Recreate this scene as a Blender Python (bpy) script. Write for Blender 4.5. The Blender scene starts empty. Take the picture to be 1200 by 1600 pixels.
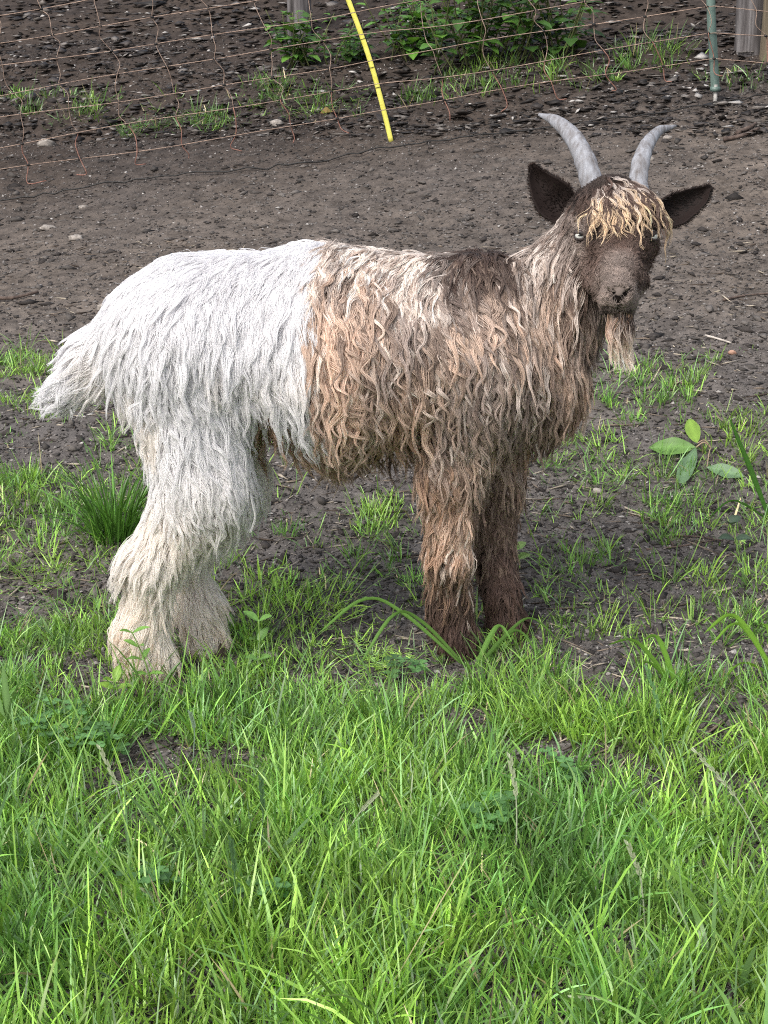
import bpy, math, random
import numpy as np
from mathutils import Vector

rng = np.random.default_rng(7)
random.seed(7)
scene = bpy.context.scene
COL = scene.collection
R = math.radians

# ----------------------------------------------------------------- camera
F = 2400.0                       # focal length in pixels of a 1200 x 1600 picture
CAM = np.array([0.0, -2.2, 0.94])
PITCH = R(17.4)
cam_d = bpy.data.cameras.new('camera')
cam_d.sensor_fit = 'VERTICAL'
cam_d.sensor_height = 36.0
cam_d.sensor_width = 27.0
cam_d.lens = F / 1600 * 36.0
cam_d.clip_start = 0.02
cam_d.clip_end = 500
cam_o = bpy.data.objects.new('camera', cam_d)
cam_o.location = CAM
cam_o.rotation_euler = (math.pi / 2 - PITCH, 0, 0)
COL.objects.link(cam_o)
scene.camera = cam_o

# ----------------------------------------------------------------- light
SUN_EL, SUN_AZ = R(47), R(-148)      # azimuth measured from +Y towards +X: behind the camera, to its left
w = bpy.data.worlds.new("World")
scene.world = w
w.use_nodes = True
nt = w.node_tree
bg = nt.nodes['Background']
sky = nt.nodes.new('ShaderNodeTexSky')
sky.sky_type = 'NISHITA'
sky.sun_disc = False
sky.sun_elevation = SUN_EL
sky.sun_rotation = SUN_AZ
sky.dust_density = 4.0
sky.air_density = 1.0
hsv = nt.nodes.new('ShaderNodeHueSaturation')
hsv.inputs['Saturation'].default_value = 0.5
nt.links.new(sky.outputs[0], hsv.inputs['Color'])
nt.links.new(hsv.outputs[0], bg.inputs[0])
bg.inputs[1].default_value = 0.125
sd = bpy.data.lights.new('sun', 'SUN')
sd.energy = 1.0
sd.angle = R(24)
sd.color = (1.0, 0.97, 0.92)
so = bpy.data.objects.new('sun', sd)
sun_dir = Vector((math.sin(SUN_AZ) * math.cos(SUN_EL), math.cos(SUN_AZ) * math.cos(SUN_EL), math.sin(SUN_EL)))
so.rotation_euler = sun_dir.to_track_quat('Z', 'Y').to_euler()
COL.objects.link(so)
scene.view_settings.view_transform = 'Standard'
scene.view_settings.look = 'None'
scene.view_settings.gamma = 1.0
scene.view_settings.exposure = 1.0
scene.render.engine = 'CYCLES'
scene.cycles.use_denoising = False
scene.cycles.use_adaptive_sampling = False
scene.cycles.filter_width = 1.1
scene.cycles.max_bounces = 10
scene.cycles.diffuse_bounces = 7
scene.cycles.transmission_bounces = 8
scene.cycles.transparent_max_bounces = 8

# ----------------------------------------------------------------- helpers
cp, sp = math.cos(PITCH), math.sin(PITCH)

def ray(px, py):
    a = (np.asarray(px, float) - 600) / F
    b = (800 - np.asarray(py, float)) / F
    return np.stack([a, cp + b * sp, -sp + b * cp], -1)

def P(px, py, Y):
    """point seen at photo pixel (px, py) on the vertical plane y = Y"""
    d = ray(px, py)
    t = (np.asarray(Y, float) - CAM[1]) / d[..., 1]
    return CAM + d * t[..., None]

def to_px(p):
    q = p - CAM
    zc = q[..., 1] * cp - q[..., 2] * sp
    yc = q[..., 1] * sp + q[..., 2] * cp
    return 600 + F * q[..., 0] / zc, 800 - F * yc / zc

def mpp(Y):
    return (Y + 2.2) / (cp + 0.04) / F

def smooth(a, b, x):
    t = np.clip((x - a) / (b - a), 0, 1)
    return t * t * (3 - 2 * t)

def hash3(i, j, k):
    h = (i.astype(np.int64) * 374761393 + j.astype(np.int64) * 668265263 + k.astype(np.int64) * 2147483647 // 7) & 0xffffffff
    h = ((h ^ (h >> 13)) * 1274126177) & 0xffffffff
    h = (h ^ (h >> 16)) & 0xffffffff
    return h / 2147483648.0 - 1.0

def noise3(x, y, z):
    xi, yi, zi = np.floor(x), np.floor(y), np.floor(z)
    fx, fy, fz = x - xi, y - yi, z - zi
    fx, fy, fz = [f * f * f * (f * (f * 6 - 15) + 10) for f in (fx, fy, fz)]
    xi, yi, zi = xi.astype(np.int64), yi.astype(np.int64), zi.astype(np.int64)
    r = 0
    for a in (0, 1):
        for b in (0, 1):
            for c in (0, 1):
                wgt = (fx if a else 1 - fx) * (fy if b else 1 - fy) * (fz if c else 1 - fz)
                r = r + wgt * hash3(xi + a, yi + b, zi + c)
    return r

def noise2(x, y, s=0.0):
    return noise3(np.asarray(x, float), np.asarray(y, float), np.full(np.shape(x), s + 0.5))

def srgb(r, g, b, k=1.0):
    c = np.array([r, g, b], float) / 255
    return np.where(c <= 0.04045, c / 12.92, ((c + 0.055) / 1.055) ** 2.4) * k

def norm(v):
    return v / np.maximum(np.linalg.norm(v, axis=-1, keepdims=True), 1e-9)

def tag(o, label=None, cat=None, group=None, kind=None):
    if label: o['label'] = label
    if cat: o['category'] = cat
    if group: o['group'] = group
    if kind: o['kind'] = kind
    return o

def empty(name, loc=(0, 0, 0)):
    o = bpy.data.objects.new(name, None)
    o.empty_display_size = 0.05
    o.location = loc
    COL.objects.link(o)
    return o

def link(o, parent=None):
    COL.objects.link(o)
    if parent is not None:
        o.parent = parent
        o.matrix_parent_inverse = parent.matrix_basis.inverted()
    return o

def mesh(name, verts, faces, mat, parent=None, col=None, smooth_=True):
    """faces: (N,4) or (N,3) array, or a list of such arrays"""
    me = bpy.data.meshes.new(name)
    fl = faces if isinstance(faces, list) else [faces]
    fl = [np.asarray(f, np.int32) for f in fl if len(f)]
    verts = np.asarray(verts, np.float32)
    me.vertices.add(len(verts))
    me.vertices.foreach_set('co', verts.ravel())
    loops = np.concatenate([f.ravel() for f in fl])
    tot = np.concatenate([np.full(len(f), f.shape[1], np.int32) for f in fl])
    start = np.concatenate([[0], np.cumsum(tot)[:-1]]).astype(np.int32)
    me.loops.add(len(loops))
    me.loops.foreach_set('vertex_index', loops)
    me.polygons.add(len(tot))
    me.polygons.foreach_set('loop_start', start)
    me.polygons.foreach_set('loop_total', tot)
    me.update(calc_edges=True)
    me.validate()
    if smooth_:
        me.polygons.foreach_set('use_smooth', np.ones(len(me.polygons), bool))
    if col is not None:
        a = me.attributes.new('col', 'FLOAT_COLOR', 'POINT')
        c = np.ones((len(verts), 4), np.float32)
        c[:, :3] = col
        a.data.foreach_set('color', c.ravel())
    me.materials.append(mat)
    return link(bpy.data.objects.new(name, me), parent)

def new_mat(name):
    m = bpy.data.materials.new(name)
    m.use_nodes = True
    n = m.node_tree.nodes
    return m, n, m.node_tree.links, n['Principled BSDF']

def attr_mat(name, rough=0.6, spec=0.3, transl=0.0, bump=None, tint=None):
    m, n, l, b = new_mat(name)
    a = n.new('ShaderNodeAttribute'); a.attribute_name = 'col'
    l.new(a.outputs['Color'], b.inputs['Base Color'])
    b.inputs['Roughness'].default_value = rough
    b.inputs['Specular IOR Level'].default_value = spec
    if bump:
        t = n.new('ShaderNodeTexNoise'); t.inputs['Scale'].default_value = bump[0]; t.inputs['Detail'].default_value = 5
        tc = n.new('ShaderNodeNewGeometry')
        l.new(tc.outputs['Position'], t.inputs['Vector'])
        bp = n.new('ShaderNodeBump'); bp.inputs['Strength'].default_value = bump[1]; bp.inputs['Distance'].default_value = bump[2]
        l.new(t.outputs[0], bp.inputs['Height']); l.new(bp.outputs[0], b.inputs['Normal'])
    if transl:
        tr = n.new('ShaderNodeBsdfTranslucent')
        g = n.new('ShaderNodeMix'); g.data_type = 'RGBA'; g.blend_type = 'MULTIPLY'; g.inputs[0].default_value = 1
        l.new(a.outputs['Color'], g.inputs[6]); g.inputs[7].default_value = (1.15, 1.1, 0.5, 1)
        l.new(g.outputs[2], tr.inputs['Color'])
        mx = n.new('ShaderNodeMixShader'); mx.inputs[0].default_value = transl
        l.new(b.outputs[0], mx.inputs[1]); l.new(tr.outputs[0], mx.inputs[2])
        l.new(mx.outputs[0], n['Material Output'].inputs[0])
    return m

def noise_mat(name, c1, c2, scale, rough=0.7, stretch=(1, 1, 1), bump=0.3, dist=0.002, c3=None, spec=0.3, ramp=(0.35, 0.65)):
    m, n, l, b = new_mat(name)
    tc = n.new('ShaderNodeTexCoord'); mp = n.new('ShaderNodeMapping')
    mp.inputs['Scale'].default_value = stretch
    l.new(tc.outputs['Object'], mp.inputs[0])
    t = n.new('ShaderNodeTexNoise'); t.inputs['Scale'].default_value = scale; t.inputs['Detail'].default_value = 6
    t.inputs['Roughness'].default_value = 0.65
    l.new(mp.outputs[0], t.inputs['Vector'])
    cr = n.new('ShaderNodeValToRGB')
    e = cr.color_ramp.elements
    e[0].position, e[1].position = ramp
    e[0].color = (*c1, 1); e[1].color = (*c2, 1)
    if c3 is not None:
        x = cr.color_ramp.elements.new(0.5 * (ramp[0] + ramp[1])); x.color = (*c3, 1)
    l.new(t.outputs[0], cr.inputs[0]); l.new(cr.outputs[0], b.inputs['Base Color'])
    b.inputs['Roughness'].default_value = rough
    b.inputs['Specular IOR Level'].default_value = spec
    bp = n.new('ShaderNodeBump'); bp.inputs['Strength'].default_value = bump; bp.inputs['Distance'].default_value = dist
    l.new(t.outputs[0], bp.inputs['Height']); l.new(bp.outputs[0], b.inputs['Normal'])
    return m

def tube(path, rad, n=8, cap=True, flat=1.0, ridge=None):
    """swept tube; path (K,3), rad (K,) -> verts, quads+tris"""
    path = np.asarray(path, float); rad = np.broadcast_to(np.asarray(rad, float), (len(path),))
    tg = norm(np.gradient(path, axis=0))
    ref = np.array([0.0, 1.0, 0.0]) if abs(tg[:, 1]).max() < 0.9 else np.array([1.0, 0, 0.2])
    a = norm(np.cross(tg, ref)); b = np.cross(tg, a)
    th = np.linspace(0, 2 * np.pi, n, endpoint=False)
    rr = rad[:, None, None]
    v = path[:, None] + rr * (np.cos(th)[None, :, None] * a[:, None] + flat * np.sin(th)[None, :, None] * b[:, None])
    K = len(path)
    i = np.arange(K - 1)[:, None] * n + np.arange(n)[None]
    j = np.arange(K - 1)[:, None] * n + (np.arange(n)[None] + 1) % n
    q = np.stack([i, j, j + n, i + n], -1).reshape(-1, 4)
    v = v.reshape(-1, 3)
    tr = []
    if cap:
        v = np.concatenate([v, path[:1], path[-1:]])
        k = np.arange(n); k2 = (k + 1) % n
        tr = np.concatenate([np.stack([k2, k, np.full(n, K * n)], -1), np.stack([(K - 1) * n + k, (K - 1) * n + k2, np.full(n, K * n + 1)], -1)])
    return v, q, tr

def merge(items):
    """items: list of (verts, quads, tris)"""
    V, Q, T, o = [], [], [], 0
    for v, q, t in items:
        V.append(v)
        if len(q): Q.append(np.asarray(q) + o)
        if len(t): T.append(np.asarray(t) + o)
        o += len(v)
    out = []
    if Q: out.append(np.concatenate(Q))
    if T: out.append(np.concatenate(T))
    return np.concatenate(V), out

def spline(pts, k):
    """Catmull-Rom through pts -> k points"""
    p = np.asarray(pts, float)
    p = np.concatenate([2 * p[:1] - p[1:2], p, 2 * p[-1:] - p[-2:-1]])
    u = np.linspace(0, len(p) - 3 - 1e-6, k)
    i = u.astype(int); f = (u - i)[:, None]
    a, b, c, d = p[i], p[i + 1], p[i + 2], p[i + 3]
    return 0.5 * (2 * b + (c - a) * f + (2 * a - 5 * b + 4 * c - d) * f ** 2 + (3 * b - a - 3 * c + d) * f ** 3)

def ball(c, r, sc=(1, 1, 1), nu=18, nv=12):
    th = np.linspace(0, 2 * np.pi, nu, endpoint=False); ph = np.linspace(0, np.pi, nv + 1)
    v = np.stack([np.outer(np.sin(ph), np.cos(th)), np.outer(np.sin(ph), np.sin(th)), np.outer(np.cos(ph), np.ones(nu))], -1).reshape(-1, 3)
    i = np.arange(nv)[:, None] * nu + np.arange(nu)[None]; j = np.arange(nv)[:, None] * nu + (np.arange(nu) + 1)[None] % nu
    q = np.stack([i, i + nu, j + nu, j], -1).reshape(-1, 4)
    return np.asarray(c) + v * r * np.array(sc), q

# ----------------------------------------------------------------- ground
_ys = np.linspace(-80, 80, 6401)
_sl = 0.17 * smooth(0.0, 0.9, _ys) + 0.08 * smooth(3.4, 4.4, _ys) - 0.17 * smooth(12, 30, _ys)
_hz = np.cumsum(_sl) * (_ys[1] - _ys[0])
_hz -= np.interp(0, _ys, _hz)

def gz_base(x, y):
    return np.interp(y, _ys, _hz) + 0.134 * np.clip(x, -5, 5) * smooth(0.7, 3.3, y)

def gz(x, y):
    x = np.asarray(x, float); y = np.asarray(y, float)
    z = gz_base(x, y)
    far = smooth(0.5, 3.0, y)
    z = z + 0.012 * noise2(x * 3.1, y * 3.1, 1) + 0.007 * noise2(x * 9, y * 9, 2)
    n3 = noise2(x * 24, y * 24, 3); n4 = noise2(x * 55, y * 55, 4)
    rough = 0.55 + 0.45 * noise2(x * 1.7, y * 1.7, 9)
    n5 = noise2(x * 120, y * 90, 6)
    z = z + rough * (0.0070 + 0.006 * far) * n3 + rough * (0.0050 + 0.003 * far) * n4 + 0.0034 * rough * n5
    # a hummocky bank and hollow beyond the fence
    z = z + 0.05 * smooth(3.7, 4.1, y) * noise2(x * 1.8, y * 2.5, 5)
    return z

def ground_at(px, py):
    d = ray(px, py)
    t = np.linspace(0.6, 14, 6000)
    p = CAM + d * t[:, None]
    s = p[:, 2] - gz_base(p[:, 0], p[:, 1])
    i = int(np.argmax(s < 0))
    if s[i] >= 0: i = len(t) - 1
    x, y = p[i, 0], p[i, 1]
    return np.array([x, y, float(gz(np.array([x]), np.array([y]))[0])])

def nonuni(a, b, lo, hi, step, grow=1.35):
    mid = np.arange(lo, hi + step / 2, step)
    left, right, s = [], [], step
    x = lo
    while x > a:
        s *= grow; x -= s; left.append(max(x, a))
    x, s = hi, step
    while x < b:
        s *= grow; x += s; right.append(min(x, b))
    return np.concatenate([left[::-1], mid, right])

gx = nonuni(-60, 60, -1.9, 1.9, 0.009)
gy = nonuni(-60, 70, -1.15, 1.2, 0.009)
gy = np.concatenate([gy[gy < 1.2], np.arange(1.2, 6.6, 0.016), nonuni(0, 70, 6.6, 6.7, 0.05)[nonuni(0, 70, 6.6, 6.7, 0.05) > 6.65]])
GX, GY = np.meshgrid(gx, gy, indexing='ij')
gv = np.stack([GX, GY, gz(GX, GY)], -1).reshape(-1, 3)
ny_ = len(gy)
ii = (np.arange(len(gx) - 1)[:, None] * ny_ + np.arange(ny_ - 1)[None]).ravel()
gf = np.stack([ii, ii + ny_, ii + ny_ + 1, ii + 1], -1)

m, n, l, b = new_mat('soil')
geo = n.new('ShaderNodeNewGeometry')
def ntex(scale, detail=6, rough=0.6):
    t = n.new('ShaderNodeTexNoise'); t.inputs['Scale'].default_value = scale
    t.inputs['Detail'].default_value = detail; t.inputs['Roughness'].default_value = rough
    l.new(geo.outputs['Position'], t.inputs['Vector']); return t
t1, t2, t3 = ntex(1.3, 5), ntex(60, 8, 0.7), ntex(14, 6)
r1 = n.new('ShaderNodeValToRGB')
r1.color_ramp.elements[0].position = 0.30; r1.color_ramp.elements[0].color = (*srgb(46, 44, 43), 1)
r1.color_ramp.elements[1].position = 0.72; r1.color_ramp.elements[1].color = (*srgb(128, 124, 121), 1)
mxn = n.new('ShaderNodeMix'); mxn.data_type = 'FLOAT'; mxn.inputs[0].default_value = 0.55
l.new(t2.outputs[0], mxn.inputs[2]); l.new(t3.outputs[0], mxn.inputs[3])
l.new(mxn.outputs[0], r1.inputs[0])
r2 = n.new('ShaderNodeValToRGB')
r2.color_ramp.elements[0].position = 0.35; r2.color_ramp.elements[0].color = (0.80, 0.78, 0.78, 1)
r2.color_ramp.elements[1].position = 0.65; r2.color_ramp.elements[1].color = (1.05, 1.0, 0.95, 1)
l.new(t1.outputs[0], r2.inputs[0])
mm = n.new('ShaderNodeMix'); mm.data_type = 'RGBA'; mm.blend_type = 'MULTIPLY'; mm.inputs[0].default_value = 1
l.new(r1.outputs[0], mm.inputs[6]); l.new(r2.outputs[0], mm.inputs[7])
# the bank beyond the netting has tree shade painted into its soil colour, the trodden track before it is browner
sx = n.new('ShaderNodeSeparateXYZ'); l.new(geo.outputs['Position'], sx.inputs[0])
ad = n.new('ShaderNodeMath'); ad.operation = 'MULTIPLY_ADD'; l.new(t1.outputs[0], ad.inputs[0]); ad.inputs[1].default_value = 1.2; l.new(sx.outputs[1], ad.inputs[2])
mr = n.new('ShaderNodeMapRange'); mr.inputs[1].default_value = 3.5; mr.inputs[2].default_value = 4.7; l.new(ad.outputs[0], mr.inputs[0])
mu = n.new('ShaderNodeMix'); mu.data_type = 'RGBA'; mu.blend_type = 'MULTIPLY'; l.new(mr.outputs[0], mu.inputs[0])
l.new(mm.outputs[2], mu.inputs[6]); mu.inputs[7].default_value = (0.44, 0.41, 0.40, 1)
mt = n.new('ShaderNodeMapRange'); mt.inputs[1].default_value = 1.6; mt.inputs[2].default_value = 3.0; l.new(ad.outputs[0], mt.inputs[0])
mv = n.new('ShaderNodeMix'); mv.data_type = 'RGBA'; mv.blend_type = 'MULTIPLY'; l.new(mt.outputs[0], mv.inputs[0])
l.new(mu.outputs[2], mv.inputs[6]); mv.inputs[7].default_value = (0.95, 0.89, 0.83, 1)
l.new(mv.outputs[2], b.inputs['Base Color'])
b.inputs['Roughness'].default_value = 0.9
b.inputs['Specular IOR Level'].default_value = 0.15
bp = n.new('ShaderNodeBump'); bp.inputs['Strength'].default_value = 0.9; bp.inputs['Distance'].default_value = 0.008
l.new(mxn.outputs[0], bp.inputs['Height']); l.new(bp.outputs[0], b.inputs['Normal'])
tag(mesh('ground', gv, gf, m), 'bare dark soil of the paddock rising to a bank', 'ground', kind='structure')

# ----------------------------------------------------------------- soil crumbs and leaf litter
OCT_V = np.array([[1, 0, 0], [-1, 0, 0], [0, 1, 0], [0, -1, 0], [0, 0, 1], [0, 0, -1]], float)
OCT_F = np.array([[0, 2, 4], [2, 1, 4], [1, 3, 4], [3, 0, 4], [2, 0, 5], [1, 2, 5], [3, 1, 5], [0, 3, 5]])

def view_scatter(nn, row0, row1, px0=-550, px1=1750):
    """random ground points spread evenly over the part of the paddock that lies in view"""
    px = rng.uniform(px0, px1, nn); py = rng.uniform(row0, row1, nn)
    d = ray(px, py)
    t = np.full(nn, 1.0)
    for _ in range(60):
        p = CAM + d * t[:, None]
        t = t + np.clip((p[:, 2] - gz_base(p[:, 0], p[:, 1])), -0.2, 0.4) * 0.9
    p = CAM + d * t[:, None]
    return p[:, 0], p[:, 1], t

def chips(name, nn, rows, size, flat, cols, matl, label, cat, lift=0.3, elong=(0.8, 2.2)):
    x, y, t = view_scatter(nn, *rows)
    s = size[0] * np.exp(np.clip(rng.normal(0, size[1], nn), -2, 2.0 * size[1])) * (0.75 + 0.13 * t)
    v = OCT_V[None] * (1 + rng.uniform(-0.5, 0.5, (nn, 6, 1)))
    v = v + rng.normal(0, 0.18, (nn, 6, 3))
    el = rng.uniform(*elong, nn)
    sc = np.stack([s * el, s, s * rng.uniform(flat[0], flat[1], nn)], -1)
    v = v * sc[:, None]
    # tilt, then turn
    ax, az = rng.normal(0, 0.35, nn), rng.uniform(0, 2 * np.pi, nn)
    c, si = np.cos(ax)[:, None], np.sin(ax)[:, None]
    v = np.stack([v[..., 0], c * v[..., 1] - si * v[..., 2], si * v[..., 1] + c * v[..., 2]], -1)
    c, si = np.cos(az)[:, None], np.sin(az)[:, None]
    v = np.stack([c * v[..., 0] - si * v[..., 1], si * v[..., 0] + c * v[..., 1], v[..., 2]], -1)
    base = np.stack([x, y, gz(x, y)], -1)
    base[:, 2] += s * lift * rng.uniform(0, 1, nn)
    v = v + base[:, None]
    f = (OCT_F[None] + (np.arange(nn) * 6)[:, None, None]).reshape(-1, 3)
    pal = np.array([c_[0] for c_ in cols]); pr = np.array([c_[1] for c_ in cols], float); pr /= pr.sum()
    k = rng.choice(len(cols), nn, p=pr)
    c = pal[k] * rng.uniform(0.7, 1.25, (nn, 1))
    c = np.repeat(c, 6, 0)
    tag(mesh(name, v.reshape(-1, 3), f, matl, col=c, smooth_=False), label, cat, kind='stuff')

M_chip = attr_mat('crumb', 0.85, 0.2, bump=(300, 0.5, 0.002))
chips('soil_crumbs', 230000, (60, 1600), (0.0018, 0.46), (0.3, 0.9),
      [(srgb(76, 72, 70), 5), (srgb(100, 96, 93), 5), (srgb(46, 43, 42), 3.5), (srgb(128, 123, 120), 1.8), (srgb(158, 154, 150), 0.5)],
      M_chip, 'loose crumbs, chips and clods scattered over the dark soil', 'soil crumbs')
chips('soil_clods', 19000, (150, 1300), (0.0042, 0.5), (0.4, 0.8),
      [(srgb(74, 70, 67), 5), (srgb(96, 91, 87), 3), (srgb(56, 52, 50), 4)], M_chip, 'trodden clods of dark earth on the paddock', 'clods', lift=0.1)
chips('leaf_litter', 17000, (-60, 215), (0.0062, 0.5), (0.06, 0.3),
      [(srgb(64, 58, 55), 4), (srgb(40, 36, 34), 5), (srgb(110, 104, 99), 1.6), (srgb(160, 156, 152), 0.8)],
      attr_mat('dry_leaf', 0.6, 0.35), 'dry grey leaves and chips littering the bank beyond the netting', 'leaf litter', lift=0.8)
chips('straw_bits', 6000, (380, 1200), (0.0014, 0.3), (0.5, 1.0),
      [(srgb(160, 150, 134), 3), (srgb(116, 104, 92), 3), (srgb(70, 60, 52), 3)],
      attr_mat('straw', 0.7, 0.3), 'short bits of straw and twig lying on the soil', 'straw', lift=1.5, elong=(6, 22))
# ----------------------------------------------------------------- grass
M_grass = attr_mat('grass_blade', 0.34, 0.5, 0.34)

def blades(root, az, lean, curl, length, width, col, tip, base, K=6, twist=0.7, fold=0.0):
    """ribbons bending over: returns verts, quads, colours"""
    N = len(root)
    t = np.linspace(0, 1, K)
    th = lean[:, None] + curl[:, None] * t[None] ** 1.3
    st = (length / (K - 1))[:, None]
    thm = 0.5 * (th[:, 1:] + th[:, :-1])
    h = np.concatenate([np.zeros((N, 1)), np.cumsum(np.sin(thm) * st, 1)], 1)
    z = np.concatenate([np.zeros((N, 1)), np.cumsum(np.cos(thm) * st, 1)], 1)
    ca, sa = np.cos(az)[:, None], np.sin(az)[:, None]
    sway = (rng.normal(0, 0.06, N) * length)[:, None] * t[None] ** 2
    c = root[:, None] + np.stack([h * ca - sway * sa, h * sa + sway * ca, z], -1)
    gg = gz_base(c[..., 0], c[..., 1]) + 0.003
    c[..., 2] = np.maximum(c[..., 2], gg)
    tw = rng.normal(0, twist, N)[:, None] + rng.normal(0, 0.5, N)[:, None] * t[None]
    side0 = np.stack([-sa + 0 * t, ca + 0 * t, 0 * t + 0 * ca], -1)
    dirv = np.stack([np.sin(th) * ca, np.sin(th) * sa, np.cos(th)], -1)
    nrm0 = np.cross(side0, dirv)
    side = np.cos(tw)[..., None] * side0 + np.sin(tw)[..., None] * nrm0
    wv = width[:, None] * (0.62 + 0.38 * np.minimum(1, t * 4))[None] * np.sqrt(np.clip(1 - t ** 2.2, 0, 1))[None] * 0.5 + 0.00012
    v = np.stack([c - wv[..., None] * side, c + wv[..., None] * side], 2)          # N,K,2,3
    i = (np.arange(N)[:, None] * 2 * K + 2 * np.arange(K - 1)[None]).ravel()
    q = np.stack([i, i + 1, i + 3, i + 2], -1)
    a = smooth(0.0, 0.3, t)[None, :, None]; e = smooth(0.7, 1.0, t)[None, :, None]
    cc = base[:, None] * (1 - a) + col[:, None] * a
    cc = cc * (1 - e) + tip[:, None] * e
    return v.reshape(-1, 3), q, np.repeat(cc[:, :, None], 2, 2).reshape(-1, 3)

G_Y, G_M, G_D, G_B = np.array([.310, .510, .090]), np.array([.150, .325, .078]), np.array([.060, .150, .030]), np.array([.170, .300, .140])
STRAW = np.array([.42, .36, .22])

def grass_cols(N, x, y, yel=0.45, blue=0.12, dry=0.03):
    r = rng.random(N)
    zone = noise2(x * 5, y * 5, 21)
    zb = noise2(x * 3.1, y * 4.3, 33)
    ky = np.clip(yel + 0.6 * zone + 0.4 * noise2(x * 14, y * 14, 25) + rng.normal(0, 0.25, N), 0, 1)[:, None]
    c = G_M * (1 - ky) + G_Y * ky
    d = rng.random(N)[:, None] < 0.18
    c = np.where(d, G_D * 0.6 + 0.4 * c, c)
    bl = (rng.random(N) < blue * (1 + 3 * np.clip(zb, 0, 1)))[:, None]
    c = np.where(bl, G_B * 0.75 + 0.25 * c, c)
    c = c * np.exp(rng.normal(0, 0.24, (N, 1)))
    dr = (rng.random(N) < dry)[:, None]
    c = np.where(dr, STRAW * np.exp(rng.normal(0, 0.3, (N, 1))), c)
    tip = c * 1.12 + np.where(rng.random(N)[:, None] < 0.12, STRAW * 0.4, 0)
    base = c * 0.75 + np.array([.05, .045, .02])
    return c, tip, base

# bare and grassy spots, read at photo pixels: px, py, rx, ry, strength
BARE = [(1130, 1040, 90, 50, 1.0), (1150, 1130, 85, 45, .95), (960, 1110, 60, 28, .7), (840, 1180, 60, 30, .75), (1150, 1235, 70, 30, .8), (500, 1050, 90, 30, .75), (560, 1095, 60, 20, .4), (860, 1255, 70, 28, .5),
        (110, 1115, 50, 25, .6), (205, 1165, 55, 25, .6), (250, 1150, 45, 25, .5), (300, 1165, 40, 20, .6), (690, 1085, 40, 16, .6), (840, 1230, 30, 16, .6),
        (20, 940, 70, 40, .7), (130, 900, 60, 40, .6), (960, 920, 90, 40, .5), (430, 790, 90, 40, .6), (500, 880, 60, 25, .4)]
LUSH = [  # patches of the middle ground: px, py, rx, ry, density
    (60, 640, 90, 60, .55), (40, 740, 80, 60, .55), (150, 770, 70, 50, .5), (60, 860, 60, 40, .45), (30, 580, 60, 40, .45),
    (1030, 605, 75, 38, .75), (975, 640, 50, 25, .6), (1160, 690, 50, 40, .35), (1040, 830, 50, 30, .7), (900, 880, 40, 40, .6), (870, 740, 40, 40, .3), (940, 680, 40, 25, .3), (1130, 830, 60, 30, .3),
    (580, 805, 45, 35, .8), (460, 820, 40, 25, .5), (420, 920, 60, 40, .85), (530, 930, 60, 40, .8), (610, 930, 60, 40, .6), (850, 800, 40, 50, .4),
    (930, 980, 90, 50, .6), (1160, 960, 60, 70, .6), (820, 960, 60, 40, .55), (60, 1000, 90, 50, .75), (1060, 960, 60, 30, .4),
    (320, 190, 60, 24, .8), (215, 200, 40, 20, .5), (470, 165, 70, 28, .7), (540, 160, 40, 25, .5), (60, 170, 70, 26, .45), (780, 130, 110, 22, .6), (900, 125, 70, 22, .6), (1000, 100, 90, 20, .6), (1150, 130, 60, 20, .5), (640, 160, 40, 15, .4), (420, 150, 60, 26, .5), (700, 150, 70, 18, .4), (850, 150, 60, 16, .3), (130, 165, 70, 26, .3), (240, 170, 60, 26, .35)]

def density(px, py):
    d = smooth(1015, 1135, py) * 1.0
    d = np.maximum(d, 0.08 * smooth(520, 620, py) + 0.22 * smooth(800, 960, py))
    d = np.maximum(d, 0.55 * smooth(535, 585, py) * smooth(260, 170, px))
    d = np.maximum(d, 0.30 * smooth(590, 660, py) * smooth(800, 880, px))
    d = np.maximum(d, 0.45 * smooth(860, 940, py) * smooth(330, 400, px) * smooth(690, 620, px))
    for a, b_, rx, ry, k in LUSH:
        d = np.maximum(d, k * smooth(1.25, 0.5, np.hypot((px - a) / rx, (py - b_) / ry)))
    for a, b_, rx, ry, k in BARE:
        d = d * (1 - k * smooth(1.25, 0.5, np.hypot((px - a) / rx, (py - b_) / ry)))
    return d

def hoof_clear(x, y):
    k = np.ones(len(x))
    return k

def candidates(n_, x0, x1, y0, y1):
    x = rng.uniform(x0, x1, n_); y = rng.uniform(y0, y1, n_)
    p = np.stack([x, y, gz_base(x, y)], -1)
    px, py = to_px(p)
    px = np.where((px < -150) | (px > 1350), np.abs(px) % 1200, px)       # beyond the frame the meadow goes on alike
    return x, y, px, py

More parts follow.
